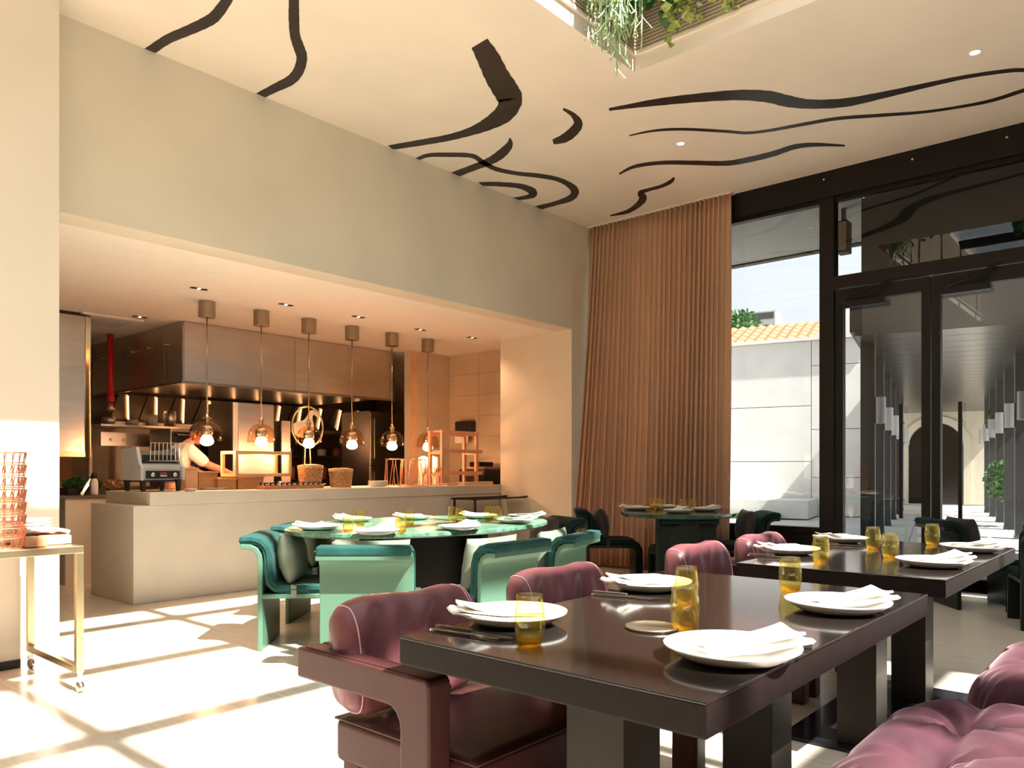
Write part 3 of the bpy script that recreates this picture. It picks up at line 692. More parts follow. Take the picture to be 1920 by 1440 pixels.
# ---------------------------------------------- leather armchairs (face -y)
def rounded_path(pts, r, k=5):
    out = [Vector(pts[0])]
    for i in range(1, len(pts)-1):
        a, b, c = Vector(pts[i-1]), Vector(pts[i]), Vector(pts[i+1]); u = (a-b).normalized(); w = (c-b).normalized()
        for s in range(k+1):
            f = s/k; out.append((b+u*r)*(1-f)**2 + b*2*f*(1-f) + (b+w*r)*f*f)
    out.append(Vector(pts[-1])); return out
def armchair(label):
    t = thing('armchair', label, 'chair')
    # local: faces +y. arm frame ring around sides and back
    aw, ah, zt = 0.075, 0.085, 0.655
    HW = 0.335
    for s in (-1, 1):
        # side arm and front leg: one upside-down L with a rounded inner corner
        y0, y1 = -0.315, 0.225
        xin, xout = s*(HW-aw), s*HW
        cr = 0.05
        poly = [(y0,zt),(y1-0.012,zt),(y1,zt-0.012),(y1,0.0),(y1-0.105,0.0),(y1-0.105,zt-ah-cr)] + [(y1-0.105-cr+cr*math.cos(R(a)), zt-ah-cr+cr*math.sin(R(a))) for a in (20,45,70)] + [(y1-0.105-cr,zt-ah),(y0,zt-ah)]
        MB().prism(poly,'x',min(xin,xout),max(xin,xout)).build('arm', M['burgundy'], t, bevel=0.012, seg=3)
        MB().tube([(xout-s*0.012,y0+0.03,zt+0.001),(xout-s*0.012,y1-0.02,zt+0.001)],0.0025,5).build('seam', M['burgundy'], t)
        MB().box(s*0.20-0.035,s*0.20+0.035,-0.24,-0.17,0,0.345).build('rear_leg', M['burgundy'], t, bevel=0.008)
    MB().box(-HW+aw,HW-aw,-0.315,-0.245,zt-ah,zt).build('back_rail', M['burgundy'], t, bevel=0.012, seg=3)
    # seat
    def top(u, v):
        x = 2*u-1; y = 2*v-1; return (x*0.262, 0.035+y*0.275, 0.455+0.018*(1-x**4)*(1-y**4))
    m = MB().grid(top, 14, 14)
    MB().box(-0.262,0.262,-0.24,0.31,0.335,0.455).build('seat_frame', M['burgundy'], t, bevel=0.02, seg=3)
    m.build('seat_cushion', M['burgundy'], t, smooth=True, solid=0.006)
    # back cushion: thick pad with rolled ends
    def cush(u, v):
        a = 2*math.pi*v; x = (2*u-1)*0.25 + 0.045
        e = 1 - abs(2*u-1)**9*0.25
        cy2 = math.copysign(abs(math.cos(a))**0.62, math.cos(a))*0.062*e; cz = math.copysign(abs(math.sin(a))**0.62, math.sin(a))*0.155*e
        wr = 0.006*math.sin(13*u+3*math.sin(a)) + 0.006*math.sin(29*u+2*a)*max(0,math.cos(a))
        lean = (cz)*0.16
        return (x, -0.172 + cy2 + wr - lean, 0.632 + cz + 0.004*math.sin(9*u+1))
    mb = MB().grid(cush, 40, 32, wrap_v=True)
    for u in (0.0, 1.0):
        ring = [cush(u, j/32) for j in range(32)]; c = tuple(sum(p[i] for p in ring)/32 for i in range(3)); c = (c[0]+(0.012 if u else -0.012), c[1], c[2])
        mb.add(ring+[c], [(j,(j+1)%32,32) for j in range(32)])
    bc = mb.build('back_cushion', M['pinkleather'], t, smooth=True)
    for u in (0.055, 0.075, 0.945):
        MB().tube([Vector(cush(u, j/32)) + (Vector(cush(u, j/32))-Vector(cush(u,0.5))-Vector((0,0.05,0))).normalized()*0.001 for j in range(32)], 0.0022, 5, closed=True).build('stitching', M['thread'], bc)
    return t
ach = armchair('x')
AG = 'burgundy leather armchairs at the black tables'
for cx, cyy, lab in ((1.565,1.555,'burgundy leather armchair nearest the camera, its arm and seat in full view'),
                   (2.33,1.58,'leather armchair with rose back cushion behind the far plate of the near table'),
                   (3.50,1.62,'rose leather armchair at the near left of the second black table'),
                   (4.25,1.62,'rose leather armchair at the far left of the second black table, by the dark chair')):
    place(ach, USED, (cx,cyy,0), R(180), lab, AG)

# ---------------------------------------------- tufted velvet lounge seats
def tufted(name, label, x0, y0, w, d, ztop, buttons, back=True):
    t = thing(name, label, 'sofa', (x0,y0,0))
    def sq(c, e): return math.copysign(abs(c)**e, c)
    def dim(x, y):
        z = 0
        for bx_, by_ in buttons:
            r = math.hypot(x-bx_, y-by_); z -= 0.062*math.exp(-(r/0.075)**1.2)
            an = math.atan2(y-by_, x-bx_); z -= 0.018*math.exp(-(r/0.17)**2)*(0.5+0.5*math.cos(8*an+bx_*9))
        for by_ in sorted({b[1] for b in buttons}):
            z -= 0.022*math.exp(-((y-by_)/0.028)**2)
        return z
    zc, hz = ztop*0.62, ztop*0.38
    def body(u, v):
        a = 2*math.pi*u; b = math.pi*(v-0.5)
        cx, cy2, cz = sq(math.cos(b),0.38)*sq(math.cos(a),0.42), sq(math.cos(b),0.38)*sq(math.sin(a),0.42), sq(math.sin(b),0.72)
        x, y = w/2+cx*w/2, d/2+cy2*d/2
        z = zc + cz*hz
        if v > 0.5:
            z += dim(x,y)*min(1,(v-0.5)*4)
        k = abs(math.sin(b))
        pl = 0.012*math.sin(26*a+2*math.sin(3*a))*max(0,1-abs(v-0.52)*3.2) + 0.010*math.sin(11*a)*max(0,1-abs(v-0.45)*3)
        return (x + pl*math.cos(a), y + pl*math.sin(a), z)
    MB().grid(body, 150, 72, wrap_u=True).build('seat_cushion', M['plumvelvet'], t, smooth=True)
    for bx_, by_ in buttons:
        zz = ztop + dim(bx_,by_) - 0.012
        MB().lathe([(0.013,0),(0.011,0.006),(0,0.009)],12,(bx_,by_,zz)).build('button', M['plumvelvet'], t, smooth=True)
    MB().box(0.06,w-0.06,0.06,d-0.06,0.0,0.13).build('plinth', M['frame'], t)
    if back:
        def bk(u, v):
            a = 2*math.pi*u; b = math.pi*(v-0.5)
            return (w/2+sq(math.cos(b),0.4)*sq(math.cos(a),0.5)*w/2, -0.10+sq(math.cos(b),0.4)*sq(math.sin(a),0.5)*0.11, 0.40+sq(math.sin(b),0.6)*0.27+0.01*math.sin(12*a))
        MB().grid(bk, 60, 30, wrap_u=True).build('backrest', M['plumvelvet'], t, smooth=True)
    return t
bt = [(0.64,0.72),(0.32,0.72),(0.64,0.40),(0.32,0.40)]
TG = 'tufted plum velvet lounge seats along the tables'
s1 = tufted('tufted_sofa', 'tufted plum velvet seat in the bottom right corner, nearest the camera', 1.60, -0.30, 0.95, 0.94, 0.545, bt); s1['group'] = TG
s2 = tufted('tufted_sofa', 'tufted plum velvet seat with gathered side beyond the nearest one, at the right edge', 2.74, -0.40, 0.95, 0.94, 0.545, bt); s2['group'] = TG

# ---------------------------------------------- tableware
def mk_plate(r=0.142):
    return MB().lathe([(0.0,0.006),(r*0.55,0.006),(r*0.72,0.012),(r*0.97,0.030),(r,0.032),(r*0.985,0.027),(r*0.74,0.006),(r*0.56,0.0),(0.0,0.0)], 48)
pl_me = mk_plate().mesh('plate', M['white'], True)
pr = [(0.0,0.006),(0.024,0.006),(0.030,0.020),(0.034,0.045),(0.0335,0.070),(0.0295,0.098),(0.0275,0.112),(0.0295,0.1125),(0.0318,0.098),(0.0358,0.070),(0.0365,0.045),(0.0325,0.016),(0.027,0.002),(0.0,0.0)]
gl_me = MB().lathe(pr, 28).mesh('tumbler', M['amber'], True)
gl_me.materials.append(M['amberbase'])
for f_ in gl_me.polygons:
    if f_.center.z < 0.021: f_.material_index = 1
def napkin_mesh():
    # one cloth folded in three: a single thick strip wound back on itself, drooping over the rim
    m = MB(); path = []
    for k in range(3):
        us = [i/12 for i in range(13)]; us = us if k % 2 == 0 else us[::-1]
        for u in us:
            x = -0.068 + u*(0.235-0.012*k)
            z = 0.016 + 0.0085*k + 0.020*max(0,(u-0.45)/0.55)**1.4 + 0.004*math.sin(4*u+k)*u
            path.append((x,z))
    for i in range(len(path)-1):
        pass
    def f(u, v):
        q = u*(len(path)-1); i = min(int(q), len(path)-2); t = q-i
        x = path[i][0]*(1-t)+path[i+1][0]*t; z = path[i][1]*(1-t)+path[i+1][1]*t
        hw = 0.052 + 0.006*math.sin(12*u)
        return (x, (2*v-1)*hw + 0.006*math.sin(9*u), z + 0.004*math.sin(5*v+9*u))
    m.grid(f, 60, 9)
    return m
_tmp = napkin_mesh().build('folded_napkin', M['linen'], smooth=True, solid=0.006)
bpy.context.view_layer.update(); _dg = bpy.context.evaluated_depsgraph_get()
nap_me = bpy.data.meshes.new_from_object(_tmp.evaluated_get(_dg)); bpy.data.objects.remove(_tmp)
def fork_mb():
    m = MB(); m.box(-0.10,0.03,-0.0035,0.0035,0.004,0.0065); m.add([(0.03,-0.0035,0.004),(0.03,0.0035,0.004),(0.055,0.011,0.003),(0.055,-0.011,0.003),(0.03,-0.0035,0.0065),(0.03,0.0035,0.0065),(0.055,0.011,0.0055),(0.055,-0.011,0.0055)],[(0,1,2,3),(7,6,5,4),(0,4,5,1),(1,5,6,2),(2,6,7,3),(3,7,4,0)])
    for i in range(4): m.box(0.055,0.098,-0.011+i*0.0062,-0.0085+i*0.0062,0.004,0.0058)
    m.lathe([(0.0065,0),(0.006,0.004),(0,0.005)],8,(-0.1,0,0.002)); return m
fork_me = fork_mb().mesh('fork', M['chrome'])
kb = MB().prism([(0.0,-0.010),(0.10,-0.010),(0.118,0.0),(0.10,0.006),(0.0,0.006)],'z',0.003,0.0055)
knb_me = kb.mesh('blade', M['chrome'])
knh_me = MB().prism([(-0.115,-0.006),(-0.02,-0.008),(0.0,-0.006),(0.0,0.006),(-0.115,0.007)],'z',0.001,0.010).mesh('handle', M['knifehandle'])
def inst(name, me, loc, rz=0, label=None, cat=None, group=None, parent=None, sc=1.0):
    o = bpy.data.objects.new(name, me); COL.objects.link(o); o.location = loc; o.rotation_euler = (0,0,rz); o.scale = (sc,sc,sc)
    if parent: o.parent = parent
    if label: tag(o, label, cat, group)
    return o
def knife(loc, rz, label, group):
    t = thing('table_knife', label, 'knife', loc, rz, group)
    inst('blade', knb_me, (0,0,0), parent=t); inst('handle', knh_me, (0,0,0), parent=t)
    return t
TZ = 0.7505
T1 = 'near black table'; T2 = 'second black table'
def setting(px, py, where, nap_rz, cut=None, zt=TZ, sc=1.0, grp='table settings'):
    p = P(px, py, z=zt+0.026); c = (p.x, p.y, zt)
    inst('dinner_plate', pl_me, c, 0, f'round white dinner plate {where}', 'plate', 'white dinner plates', sc=sc)
    n = inst('folded_napkin', nap_me, (c[0],c[1],zt+0.004), nap_rz, f'folded white napkin on the plate {where}', 'napkin', 'folded napkins', sc=sc)
    if cut:
        dx, dy, rz = cut
        inst('fork', fork_me, (c[0]+dx+0.014*math.sin(rz), c[1]+dy-0.014*math.cos(rz), zt+0.0005), rz+R(3), f'steel fork beside the plate {where}', 'fork', 'steel forks')
        knife((c[0]+dx-0.014*math.sin(rz), c[1]+dy+0.014*math.cos(rz), zt), rz, f'wood-handled knife beside the plate {where}', 'table knives')
setting(962,1148,'at the near left of the near black table', R(150), (-0.185,-0.02,R(-84)))
setting(1216,1090,'at the far left of the near black table', R(160), (-0.19,-0.03,R(-80)))
setting(1372,1212,'at the near right of the near black table', R(-38), (0.185,0.020,R(108)))
setting(1570,1128,'at the far right of the near black table', R(-38), (0.185,0.020,R(108)))
setting(1478,1028,'at the near left of the second black table', R(150), (-0.19,0.0,R(-85)))
setting(1575,1008,'at the far left of the second black table', R(160), (-0.18,-0.05,R(-75)))
setting(1750,1050,'at the near right of the second black table', R(-38), (0.185,0.020,R(108)))
setting(1822,1024,'at the far right of the second black table', R(-38), (0.185,0.020,R(108)))
def tumbler(px, py, where, zt=TZ):
    p = P(px, py, z=zt); inst('tumbler', gl_me, (p.x,p.y,zt), 0, f'stemless amber glass tumbler {where}', 'glass', 'amber tumblers')
tumbler(993,1206,'alone at the left corner of the near black table')
tumbler(1284,1180,'nearest of the centre pair on the near black table')
tumbler(1287,1133,'rear of the centre pair on the near black table')
tumbler(1482,1109,'beyond the centre pair on the near black table')
tumbler(1539,1054,'left on the second black table beside the near left plate')
tumbler(1637,1030,'second from the left on the second black table')
tumbler(1669,1046,'third from the left on the second black table')
tumbler(1748,1022,'rightmost on the second black table, before the green chair')
for i, (px, py, rz, w) in enumerate(((597,986,140,'at the left tip of the marble table'),(662,972,100,'behind the two left tumblers on the marble table'),(706,994,20,'front left on the marble table'),(776,968,150,'at the back middle of the marble table'),(862,986,10,'front centre right on the marble table'),(900,966,120,'at the back right of the marble table'),(965,974,-30,'at the right end of the marble table, front'),(985,966,-50,'at the right tip of the marble table, rear'))):
    setting(px, py, w, R(rz))
for px, py, w in ((653,998,'leftmost on the marble table'),(675,986,'second from the left on the marble table'),(752,999,'third from the left on the marble table'),(768,985,'fourth from the left on the marble table'),(849,977,'fifth from the left on the marble table'),(862,981,'sixth from the left on the marble table'),(916,976,'seventh from the left on the marble table'),(932,977,'rightmost on the marble table')):
    tumbler(px, py, w)
for px, py, rz, w in ((1193,951,140,'at the left of the dark table by the curtain'),(1252,949,150,'at the back of the dark table by the curtain'),(1272,956,10,'at the front of the dark table by the curtain'),(1322,953,-20,'at the right of the dark table by the curtain')):
    setting(px, py, w, R(rz))
for px, py, w in ((1222,955,'leftmost on the dark table by the curtain'),(1236,957,'second from the left on the dark table by the curtain'),(1281,954,'third from the left on the dark table by the curtain'),(1299,957,'rightmost on the dark table by the curtain')):
    tumbler(px, py, w)
for px, py, w in ((1230,1183,'near black table'),):
    p = P(px,py,z=TZ)
# dark disc painted in as a tumbler's cast shadow on the tabletop
def tray(px, py, w):
    p = P(px,py,z=TZ); t = MB().lathe([(0.0,0.004),(0.062,0.004),(0.064,0.007),(0.066,0.007),(0.066,0.0),(0,0)],36).build('shadow_disc', M['antique'], smooth=True)
    t.location = (p.x,p.y,TZ); tag(t, w, 'shadow_disc')
tray(1222,1178,'round dark disc painting a tumbler shadow beside the centre tumblers of the near black table')

# ================================================================== KITCHEN
CT = 0.951
def span(px0, px1, y): return P(px0,880,y=y).x, P(px1,880,y=y).x
def zat(px, py, y): return P(px,py,y=y).z
def point_light(name, loc, power, col, r=0.03, parent=None):
    l = bpy.data.lights.new(name, 'POINT'); l.energy = power; l.color = col; l.shadow_soft_size = r
    o = bpy.data.objects.new(name, l); COL.objects.link(o); o.location = loc
    if parent: o.parent = parent
    return o
def spot_light(name, loc, power, col, size=100, blend=0.6, parent=None):
    l = bpy.data.lights.new(name, 'SPOT'); l.energy = power; l.color = col; l.spot_size = R(size); l.spot_blend = blend; l.shadow_soft_size = 0.04
    o = bpy.data.objects.new(name, l); COL.objects.link(o); o.location = loc
    if parent: o.parent = parent
    return o
WARM = (1.0,0.48,0.22)
# pendants
ordn = ['first','second','third','fourth','fifth','last']
pxs = [388,490,579,660,735,802]
pend = thing('pendant_lamp', 'x', 'lamp')
H = KZ
MB().lathe([(0.0,0.0),(0.082,0.0),(0.082,-0.158),(0.078,-0.162),(0.0,-0.162)],32).build('ceiling_canopy', M['antique'], pend, smooth=False)
MB().tube([(0,0,-0.16),(0,0,-1.16)],0.0065,8).build('rod', M['antique'], pend, smooth=True)
MB().lathe([(0.010,-1.12),(0.016,-1.125),(0.016,-1.15),(0.024,-1.155),(0.024,-1.20),(0.018,-1.205),(0.020,-1.235),(0.030,-1.25)],20).build('lamp_holder', M['antique'], pend, smooth=True)
for s in (-1,1): MB().tube([(s*0.02,0,-1.17),(s*0.045,0,-1.17)],0.005,6).build('thumb_screw', M['brass'], pend)
dome = [(0.022,-1.205),(0.06,-1.212),(0.095,-1.232),(0.122,-1.265),(0.137,-1.305),(0.142,-1.35),(0.142,-1.40)]
MB().lathe(dome + [(r-0.004,z) for r,z in reversed(dome)],36,closed=True).build('glass_dome', M['clearglass'], pend, smooth=True)
inner = [(0.030,-1.24),(0.052,-1.255),(0.062,-1.285),(0.060,-1.33),(0.050,-1.345)]
MB().lathe(inner + [(r-0.004,z) for r,z in reversed(inner)],28,closed=True).build('reflector_cup', M['chrome'], pend, smooth=True)
MB().lathe([(0.0,-1.31),(0.030,-1.325),(0.055,-1.365),(0.066,-1.40),(0.062,-1.425),(0.035,-1.445),(0,-1.45)],24).build('bulb', M['bulb'], pend, smooth=True)
pend_light = point_light('lamp_glow', (0,0,-1.49), 10.0, WARM, 0.05, pend)
for i, px in enumerate(pxs):
    p = P(px,560,y=7.40)
    place(pend, USED, (p.x,7.40,KZ), 0, f'amber glass dome pendant lamp over the counter, {ordn[i]} from the left', 'pendant lamps over the counter')
# kitchen ceiling downlights: twin recessed
for i, (px, py) in enumerate(((373,541),(536,571),(262,594),(672,594),(788,618),(885,633))):
    p = P(px,py,z=KZ)
    t = thing('downlight', f'twin recessed spotlight in the kitchen ceiling, {["above the first pendant","near the second pendant","near the red pipe","near the fourth pendant","near the last pendant","by the tiled corner"][i]}', 'light', (p.x,p.y,KZ), 0, 'kitchen ceiling spotlights')
    for s in (-1,1): MB().lathe([(0.034,-0.0005),(0.034,-0.004),(0.020,-0.003),(0,-0.003)],16,(s*0.05,0,0)).build('aperture', M['black'] if s < 0 else M['frame'], t)
    MB().lathe([(0.016,-0.002),(0.014,-0.006),(0,-0.007)],12,(0.0,0,0)).build('lens', M['lampglow'], t)
    spot_light('lamp_beam', (0,0,-0.02), 20.0, (1.0,0.62,0.36), 130, 0.8, t)
# ceiling vent
p = P(192,600,z=KZ); v = thing('ceiling_vent', 'grey square air vent in the kitchen ceiling by the hanging steel screen', 'vent', (p.x,p.y,KZ))
MB().box(-0.32,0.32,-0.32,0.32,-0.012,0).build('vent_frame', M['kceil'], v)
for i in range(7): MB().box(-0.27,0.27,-0.26+i*0.08,-0.20+i*0.08,-0.018,-0.012).build('vent_slat', M['silver'], v)

# hood
hd = thing('extractor_hood', 'large brushed steel extractor hood above the cooking line', 'hood', (0,0,0))
HX0,HX1,HY,HZ = 4.15,7.24,8.55,2.156
MB().box(HX0,HX1,HY+0.012,11.15,HZ+0.02,KZ-0.005).build('hood_body', M['steel'], hd)
for a,b in ((HX0,5.60),(5.60,6.45),(6.45,HX1)): MB().box(a+0.003,b-0.003,HY,HY+0.012,HZ,KZ-0.005).build('front_panel', M['steel'], hd, bevel=0.002)
for a,b in ((HY,9.0),(9.0,11.15)): MB().box(HX0-0.012,HX0,a+0.004,b-0.004,HZ,KZ-0.06).build('side_panel', M['steel'], hd, bevel=0.002)
MB().box(HX0-0.03,HX1+0.02,HY-0.012,HY+0.02,HZ-0.03,HZ).box(HX0-0.03,HX0+0.01,HY,11.15,HZ-0.03,HZ).build('drip_edge', M['steeldark'], hd)
for px, py in ((325,642),(293,649),(262,656),(235,662),(207,668),(182,673)):
    p = P(px,py,x=HX0-0.014); MB().tube([(p.x,p.y,p.z),(p.x-0.05,p.y-0.02,p.z-0.035),(p.x-0.13,p.y-0.06,p.z-0.045)],0.007,6).build('wall_hook', M['brass'], hd, smooth=True)
# slanted baffle bank under the hood; glowing bars paint the reflected lamp streaks
bf = thing('baffle_filters', 'slanted steel baffle filters under the hood at the back', 'filter', (0,0,0))
xs = HX0+0.1; i = 0
while xs < 8.6:
    w = 0.36
    MB().add([(xs,10.55,2.14),(xs+w,10.55,2.14),(xs+w,10.85,1.80),(xs,10.85,1.80),(xs,10.60,2.14),(xs+w,10.60,2.14),(xs+w,10.90,1.80),(xs,10.90,1.80)],[(0,1,2,3),(7,6,5,4),(0,4,5,1),(1,5,6,2),(2,6,7,3),(3,7,4,0)]).build('baffle_panel', M['steeldark'], bf)
    MB().bar((xs+w*0.3,10.54,2.12),(xs+w*0.62,10.80,1.815),0.022,0.012).build('reflection_streak', M['warmstreak'], bf)
    xs += w + 0.02; i += 1
MB().box(HX0+0.1,8.8,10.86,10.95,1.74,1.80).build('gutter', M['steel'], bf)
point_light('hood_lamp_a', (4.9,9.9,1.60), 4, WARM, 0.3, hd); point_light('hood_lamp_b', (6.6,9.9,1.60), 4, WARM, 0.3, hd)
# red pipe
rp = thing('red_pipe', 'red sprinkler pipe dropping from the kitchen ceiling', 'pipe', (3.96,10.08,0))
MB().tube([(0,0,2.0),(0,0,KZ)],0.036,14).build('pipe_run', M['red'], rp, smooth=True); MB().lathe([(0.043,1.99),(0.043,2.06)],14).build('collar', M['red'], rp)
MB().lathe([(0.03,1.99),(0.03,1.93),(0.05,1.90),(0.012,1.87),(0,1.87)],12).build('nozzle', M['brass'], rp, smooth=True)
# hanging steel screen
hs = thing('hanging_screen', 'framed steel screen hanging from the kitchen ceiling at the left', 'screen', (0,8.95,0))
z0 = 1.283
MB().box(2.55,3.26,0.005,0.02,z0+0.05,2.80).build('screen_sheet', M['steel'], hs)
MB().box(3.255,3.31,-0.01,0.035,z0,2.80).box(2.5,2.555,-0.01,0.035,z0,2.80).box(2.555,3.255,-0.01,0.035,z0,z0+0.055).build('screen_frame', M['brass'], hs, bevel=0.003)
MB().box(2.5,3.31,0.0,0.025,2.80,KZ).build('hanger', M['black'], hs)
# back counter
bc = thing('back_counter', 'low beige side counter with vegetables at the left of the kitchen', 'counter', (0,0,0))
MB().box(2.85,3.75,8.34,9.2,0,0.86).build('body', M['counter'], bc); MB().box(2.45,3.77,8.32,9.22,0.86,0.886).build('worktop', M['steeldark'], bc); MB().box(2.45,2.84,8.5,9.2,0,0.86).build('recessed_body', M['frame'], bc)
BZ = 0.887
def crate(px0, px1, y, z0, z1, mt, lab):
    x0, x1 = span(px0,px1,y); t = thing('vegetable_tray', lab, 'tray', ((x0+x1)/2,y+0.15,z0)); w = (x1-x0)/2
    MB().box(-w,w,-0.14,0.14,0,0.012).box(-w,w,-0.14,-0.128,0.012,z1-z0).box(-w,w,0.128,0.14,0.012,z1-z0).box(-w,-w+0.012,-0.128,0.128,0.012,z1-z0).box(w-0.012,w,-0.128,0.128,0.012,z1-z0).build('tray_body', mt, t)
    return t, w
t, w = crate(128,200,8.5,BZ,BZ+0.07,M['black'],'black tray of green herbs on the side counter')
leaf_cloud('herbs', M['leaf'], (0,0,0.11), 0.20, 420, 0.03, t, (1.0,0.6,0.35))
t, w = crate(206,238,8.62,BZ,BZ+0.06,M['black'],'small tray of brown herbs behind the toaster')
leaf_cloud('herbs', M['wicker'], (0,0,0.09), 0.13, 260, 0.025, t, (1.0,0.6,0.5))
bt_ = thing('bottle', 'pale squeeze bottle with black cap on the side counter', 'bottle', (*P(177,920,y=8.40).xy, BZ))
MB().lathe([(0,0),(0.033,0),(0.035,0.02),(0.035,0.13),(0.022,0.165),(0.014,0.17),(0,0.17)],20).build('bottle_body', M['linen'], bt_, smooth=True)
MB().lathe([(0.015,0.17),(0.03,0.18),(0.026,0.215),(0.008,0.24),(0,0.24)],14).build('cap', M['black'], bt_, smooth=True)
p = P(152,928,y=8.385); kn = thing('kitchen_knife', 'steel knife leaning against the herb tray', 'knife', (p.x,8.385,BZ))
MB().bar((0,0,0.003),(0.085,0.03,0.13),0.028,0.004,up=(0,1,0)).build('blade', M['chrome'], kn); MB().bar((0.085,0.03,0.13),(0.12,0.045,0.20),0.022,0.014,up=(0,1,0)).build('handle', M['steel'], kn)

# conveyor toaster
tx0, tx1, ty = 2.985, 3.385, 6.95
to = thing('conveyor_toaster', 'stainless conveyor toaster with wire rack at the left end of the counter', 'toaster', (tx0,ty,CT)); W = tx1-tx0
side = [(0.0,0.10),(0.43,0.10),(0.43,0.38),(0.10,0.40),(0.045,0.26),(0.0,0.22)]
for xa in (0.0, W-0.03): MB().prism(side,'x',xa,xa+0.03).build('side_casing', M['silver'], to, bevel=0.004)
MB().box(0.03,W-0.03,0.09,0.43,0.10,0.37).build('inner_body', M['steeldark'], to)
MB().box(0.03,W-0.03,0.02,0.09,0.11,0.245).build('front_casing', M['silver'], to, bevel=0.004)
cp = MB().box(0.05,W-0.05,-0.004,0.02,0.115,0.185).build('control_panel', M['black'], to)
for xk in (0.10, W-0.10):
    k = MB().lathe([(0.022,0),(0.018,0.018),(0,0.02)],16).build('dial', M['chrome'], cp, smooth=True); k.location = (xk,-0.004,0.15); k.rotation_euler = (R(90),0,0)
MB().box(W/2-0.03,W/2+0.03,-0.006,-0.004,0.155,0.17).build('badge', M['label_red'], cp)
MB().box(W/2-0.03,W/2+0.03,-0.006,-0.004,0.136,0.145).build('badge_line', M['chrome'], cp)
MB().box(0.05,W-0.05,0.085,0.09,0.255,0.33).build('mouth', M['black'], to)
rk = MB()
for i in range(8): x = 0.07+i*(W-0.14)/7; rk.tube([(x,0.085,0.27),(x-0.0,-0.03,0.275),(x+0.045,0.06,0.44),(x+0.05,0.075,0.44)],0.004,5)
rk.tube([(0.07,-0.03,0.275),(W-0.07,-0.03,0.275)],0.004,5).tube([(0.115,0.06,0.44),(W-0.025,0.06,0.44)],0.004,5)
rk.build('wire_rack', M['chrome'], to)
for xf in (0.04, W-0.04):
    for yf in (0.05, 0.38): MB().prism([(xf-0.022,0.10),(xf+0.022,0.10),(xf+0.012,0.0),(xf-0.012,0.0)],'y',yf-0.018,yf+0.018).build('foot', M['black'], to)
MB().box(0.02,W-0.02,0.07,0.42,0.085,0.10).build('base', M['black'], to)

# wooden boxes and risers on the counter
def wbox(name, px0, px1, py0, py1, y, dep, mt, lab, cat='box', base=None):
    x0, x1 = span(px0,px1,y); z1 = zat((px0+px1)/2,py0,y); z0 = CT if base is None else base
    t = thing(name, lab, cat, ((x0+x1)/2,y,z0)); w = (x1-x0)/2; h = z1-z0
    MB().box(-w,w,0,0.02,0,h-0.016).build('front_board', mt, t, bevel=0.002); MB().box(-w,w,dep-0.02,dep,0,h-0.016).build('rear_board', mt, t, bevel=0.002)
    for s in (-1,1): MB().box(min(s*w,s*(w-0.02)),max(s*w,s*(w-0.02)),0.02,dep-0.02,0,h-0.016).build('side_board', mt, t, bevel=0.002)
    MB().box(-w-0.006,w+0.006,-0.006,dep+0.006,h-0.016,h).build('lid_board', mt, t, bevel=0.002)
    return t, x0, x1, z1
wbox('wooden_riser',349,371,877,912,7.18,0.22,M['woodlight'],'narrow pale wooden riser right of the toaster')
wbox('wooden_riser',372,408,884,912,7.20,0.25,M['wood'],'dark wooden riser box behind the oval plate')
wbox('wooden_riser',409,443,897,912,7.14,0.25,M['wood'],'low slotted wooden box under the open frame display')
r4 = wbox('wooden_riser',446,494,894,912,7.14,0.30,M['wood'],'low wooden plinth carrying the open frame display')
# open frame display case
x0, x1 = span(441,546,7.16); fz0 = r4[3]+0.001; fz1 = zat(441,845,7.16)
fr = thing('frame_display', 'open pale wooden frame box glowing under the second pendant', 'display', (x0,7.15,fz0)); W = x1-x0; Hh = fz1-fz0; Dp = 0.30
b = 0.032
for xx in (0,W-b):
    for yy in (0,Dp-b): MB().box(xx,xx+b,yy,yy+b,0,Hh).build('upright', M['woodlight'], fr, bevel=0.002)
for zz in (0,Hh-b):
    for yy in (0,Dp-b): MB().box(b,W-b,yy,yy+b,zz,zz+b).build('rail', M['woodlight'], fr, bevel=0.002)
    for xx in (0,W-b): MB().box(xx,xx+b,b,Dp-b,zz,zz+b).build('end_rail', M['woodlight'], fr, bevel=0.002)
MB().box(b,W-b,b,Dp-b,0.0,0.012).build('bottom_board', M['woodlight'], fr)
# napkin pile, tray of black cups
p = P(528,905,y=7.02); nb = thing('napkin_pile', 'crumpled white napkin in front of the frame display', 'napkin', (p.x,7.02,CT))
MB().grid(lambda u,v: ((u-0.5)*0.17,(v-0.5)*0.1,0.012+0.055*math.exp(-((u-0.4)/0.3)**2-((v-0.5)/0.35)**2)+0.008*math.sin(14*u+5*v)),18,12).build('cloth_fold', M['linen'], nb, smooth=True, solid=0.008)
x0, x1 = span(497,607,6.86); tr = thing('condiment_tray', 'long wooden tray of small black pots on the counter edge', 'tray', (x0,6.86,CT)); W = x1-x0
MB().box(0,W,0,0.16,0,0.035).build('tray_base', M['wood'], tr, bevel=0.003)
for i in range(11):
    for j in range(2):
        c = MB().lathe([(0.0,0),(0.015,0),(0.017,0.03),(0,0.03)],10,(0.03+i*(W-0.06)/10,0.04+j*0.08,0.035)).build('pot', M['black'], tr)
        MB().box(0.03+i*(W-0.06)/10-0.009,0.03+i*(W-0.06)/10+0.009,0.04+j*0.08-0.0185,0.04+j*0.08-0.0165,0.042,0.054).build('pot_label', M['linen'], c)
x0, x1 = span(603,622,6.86); 
sp_ = MB().bar((0,0,0.012),(0.11,0.02,0.045),0.03,0.012).build('wooden_spatula', M['woodlight'], bevel=0.003); sp_.location = (x0,6.93,CT); tag(sp_,'short wooden spatula between the pot tray and the round basket','spatula')
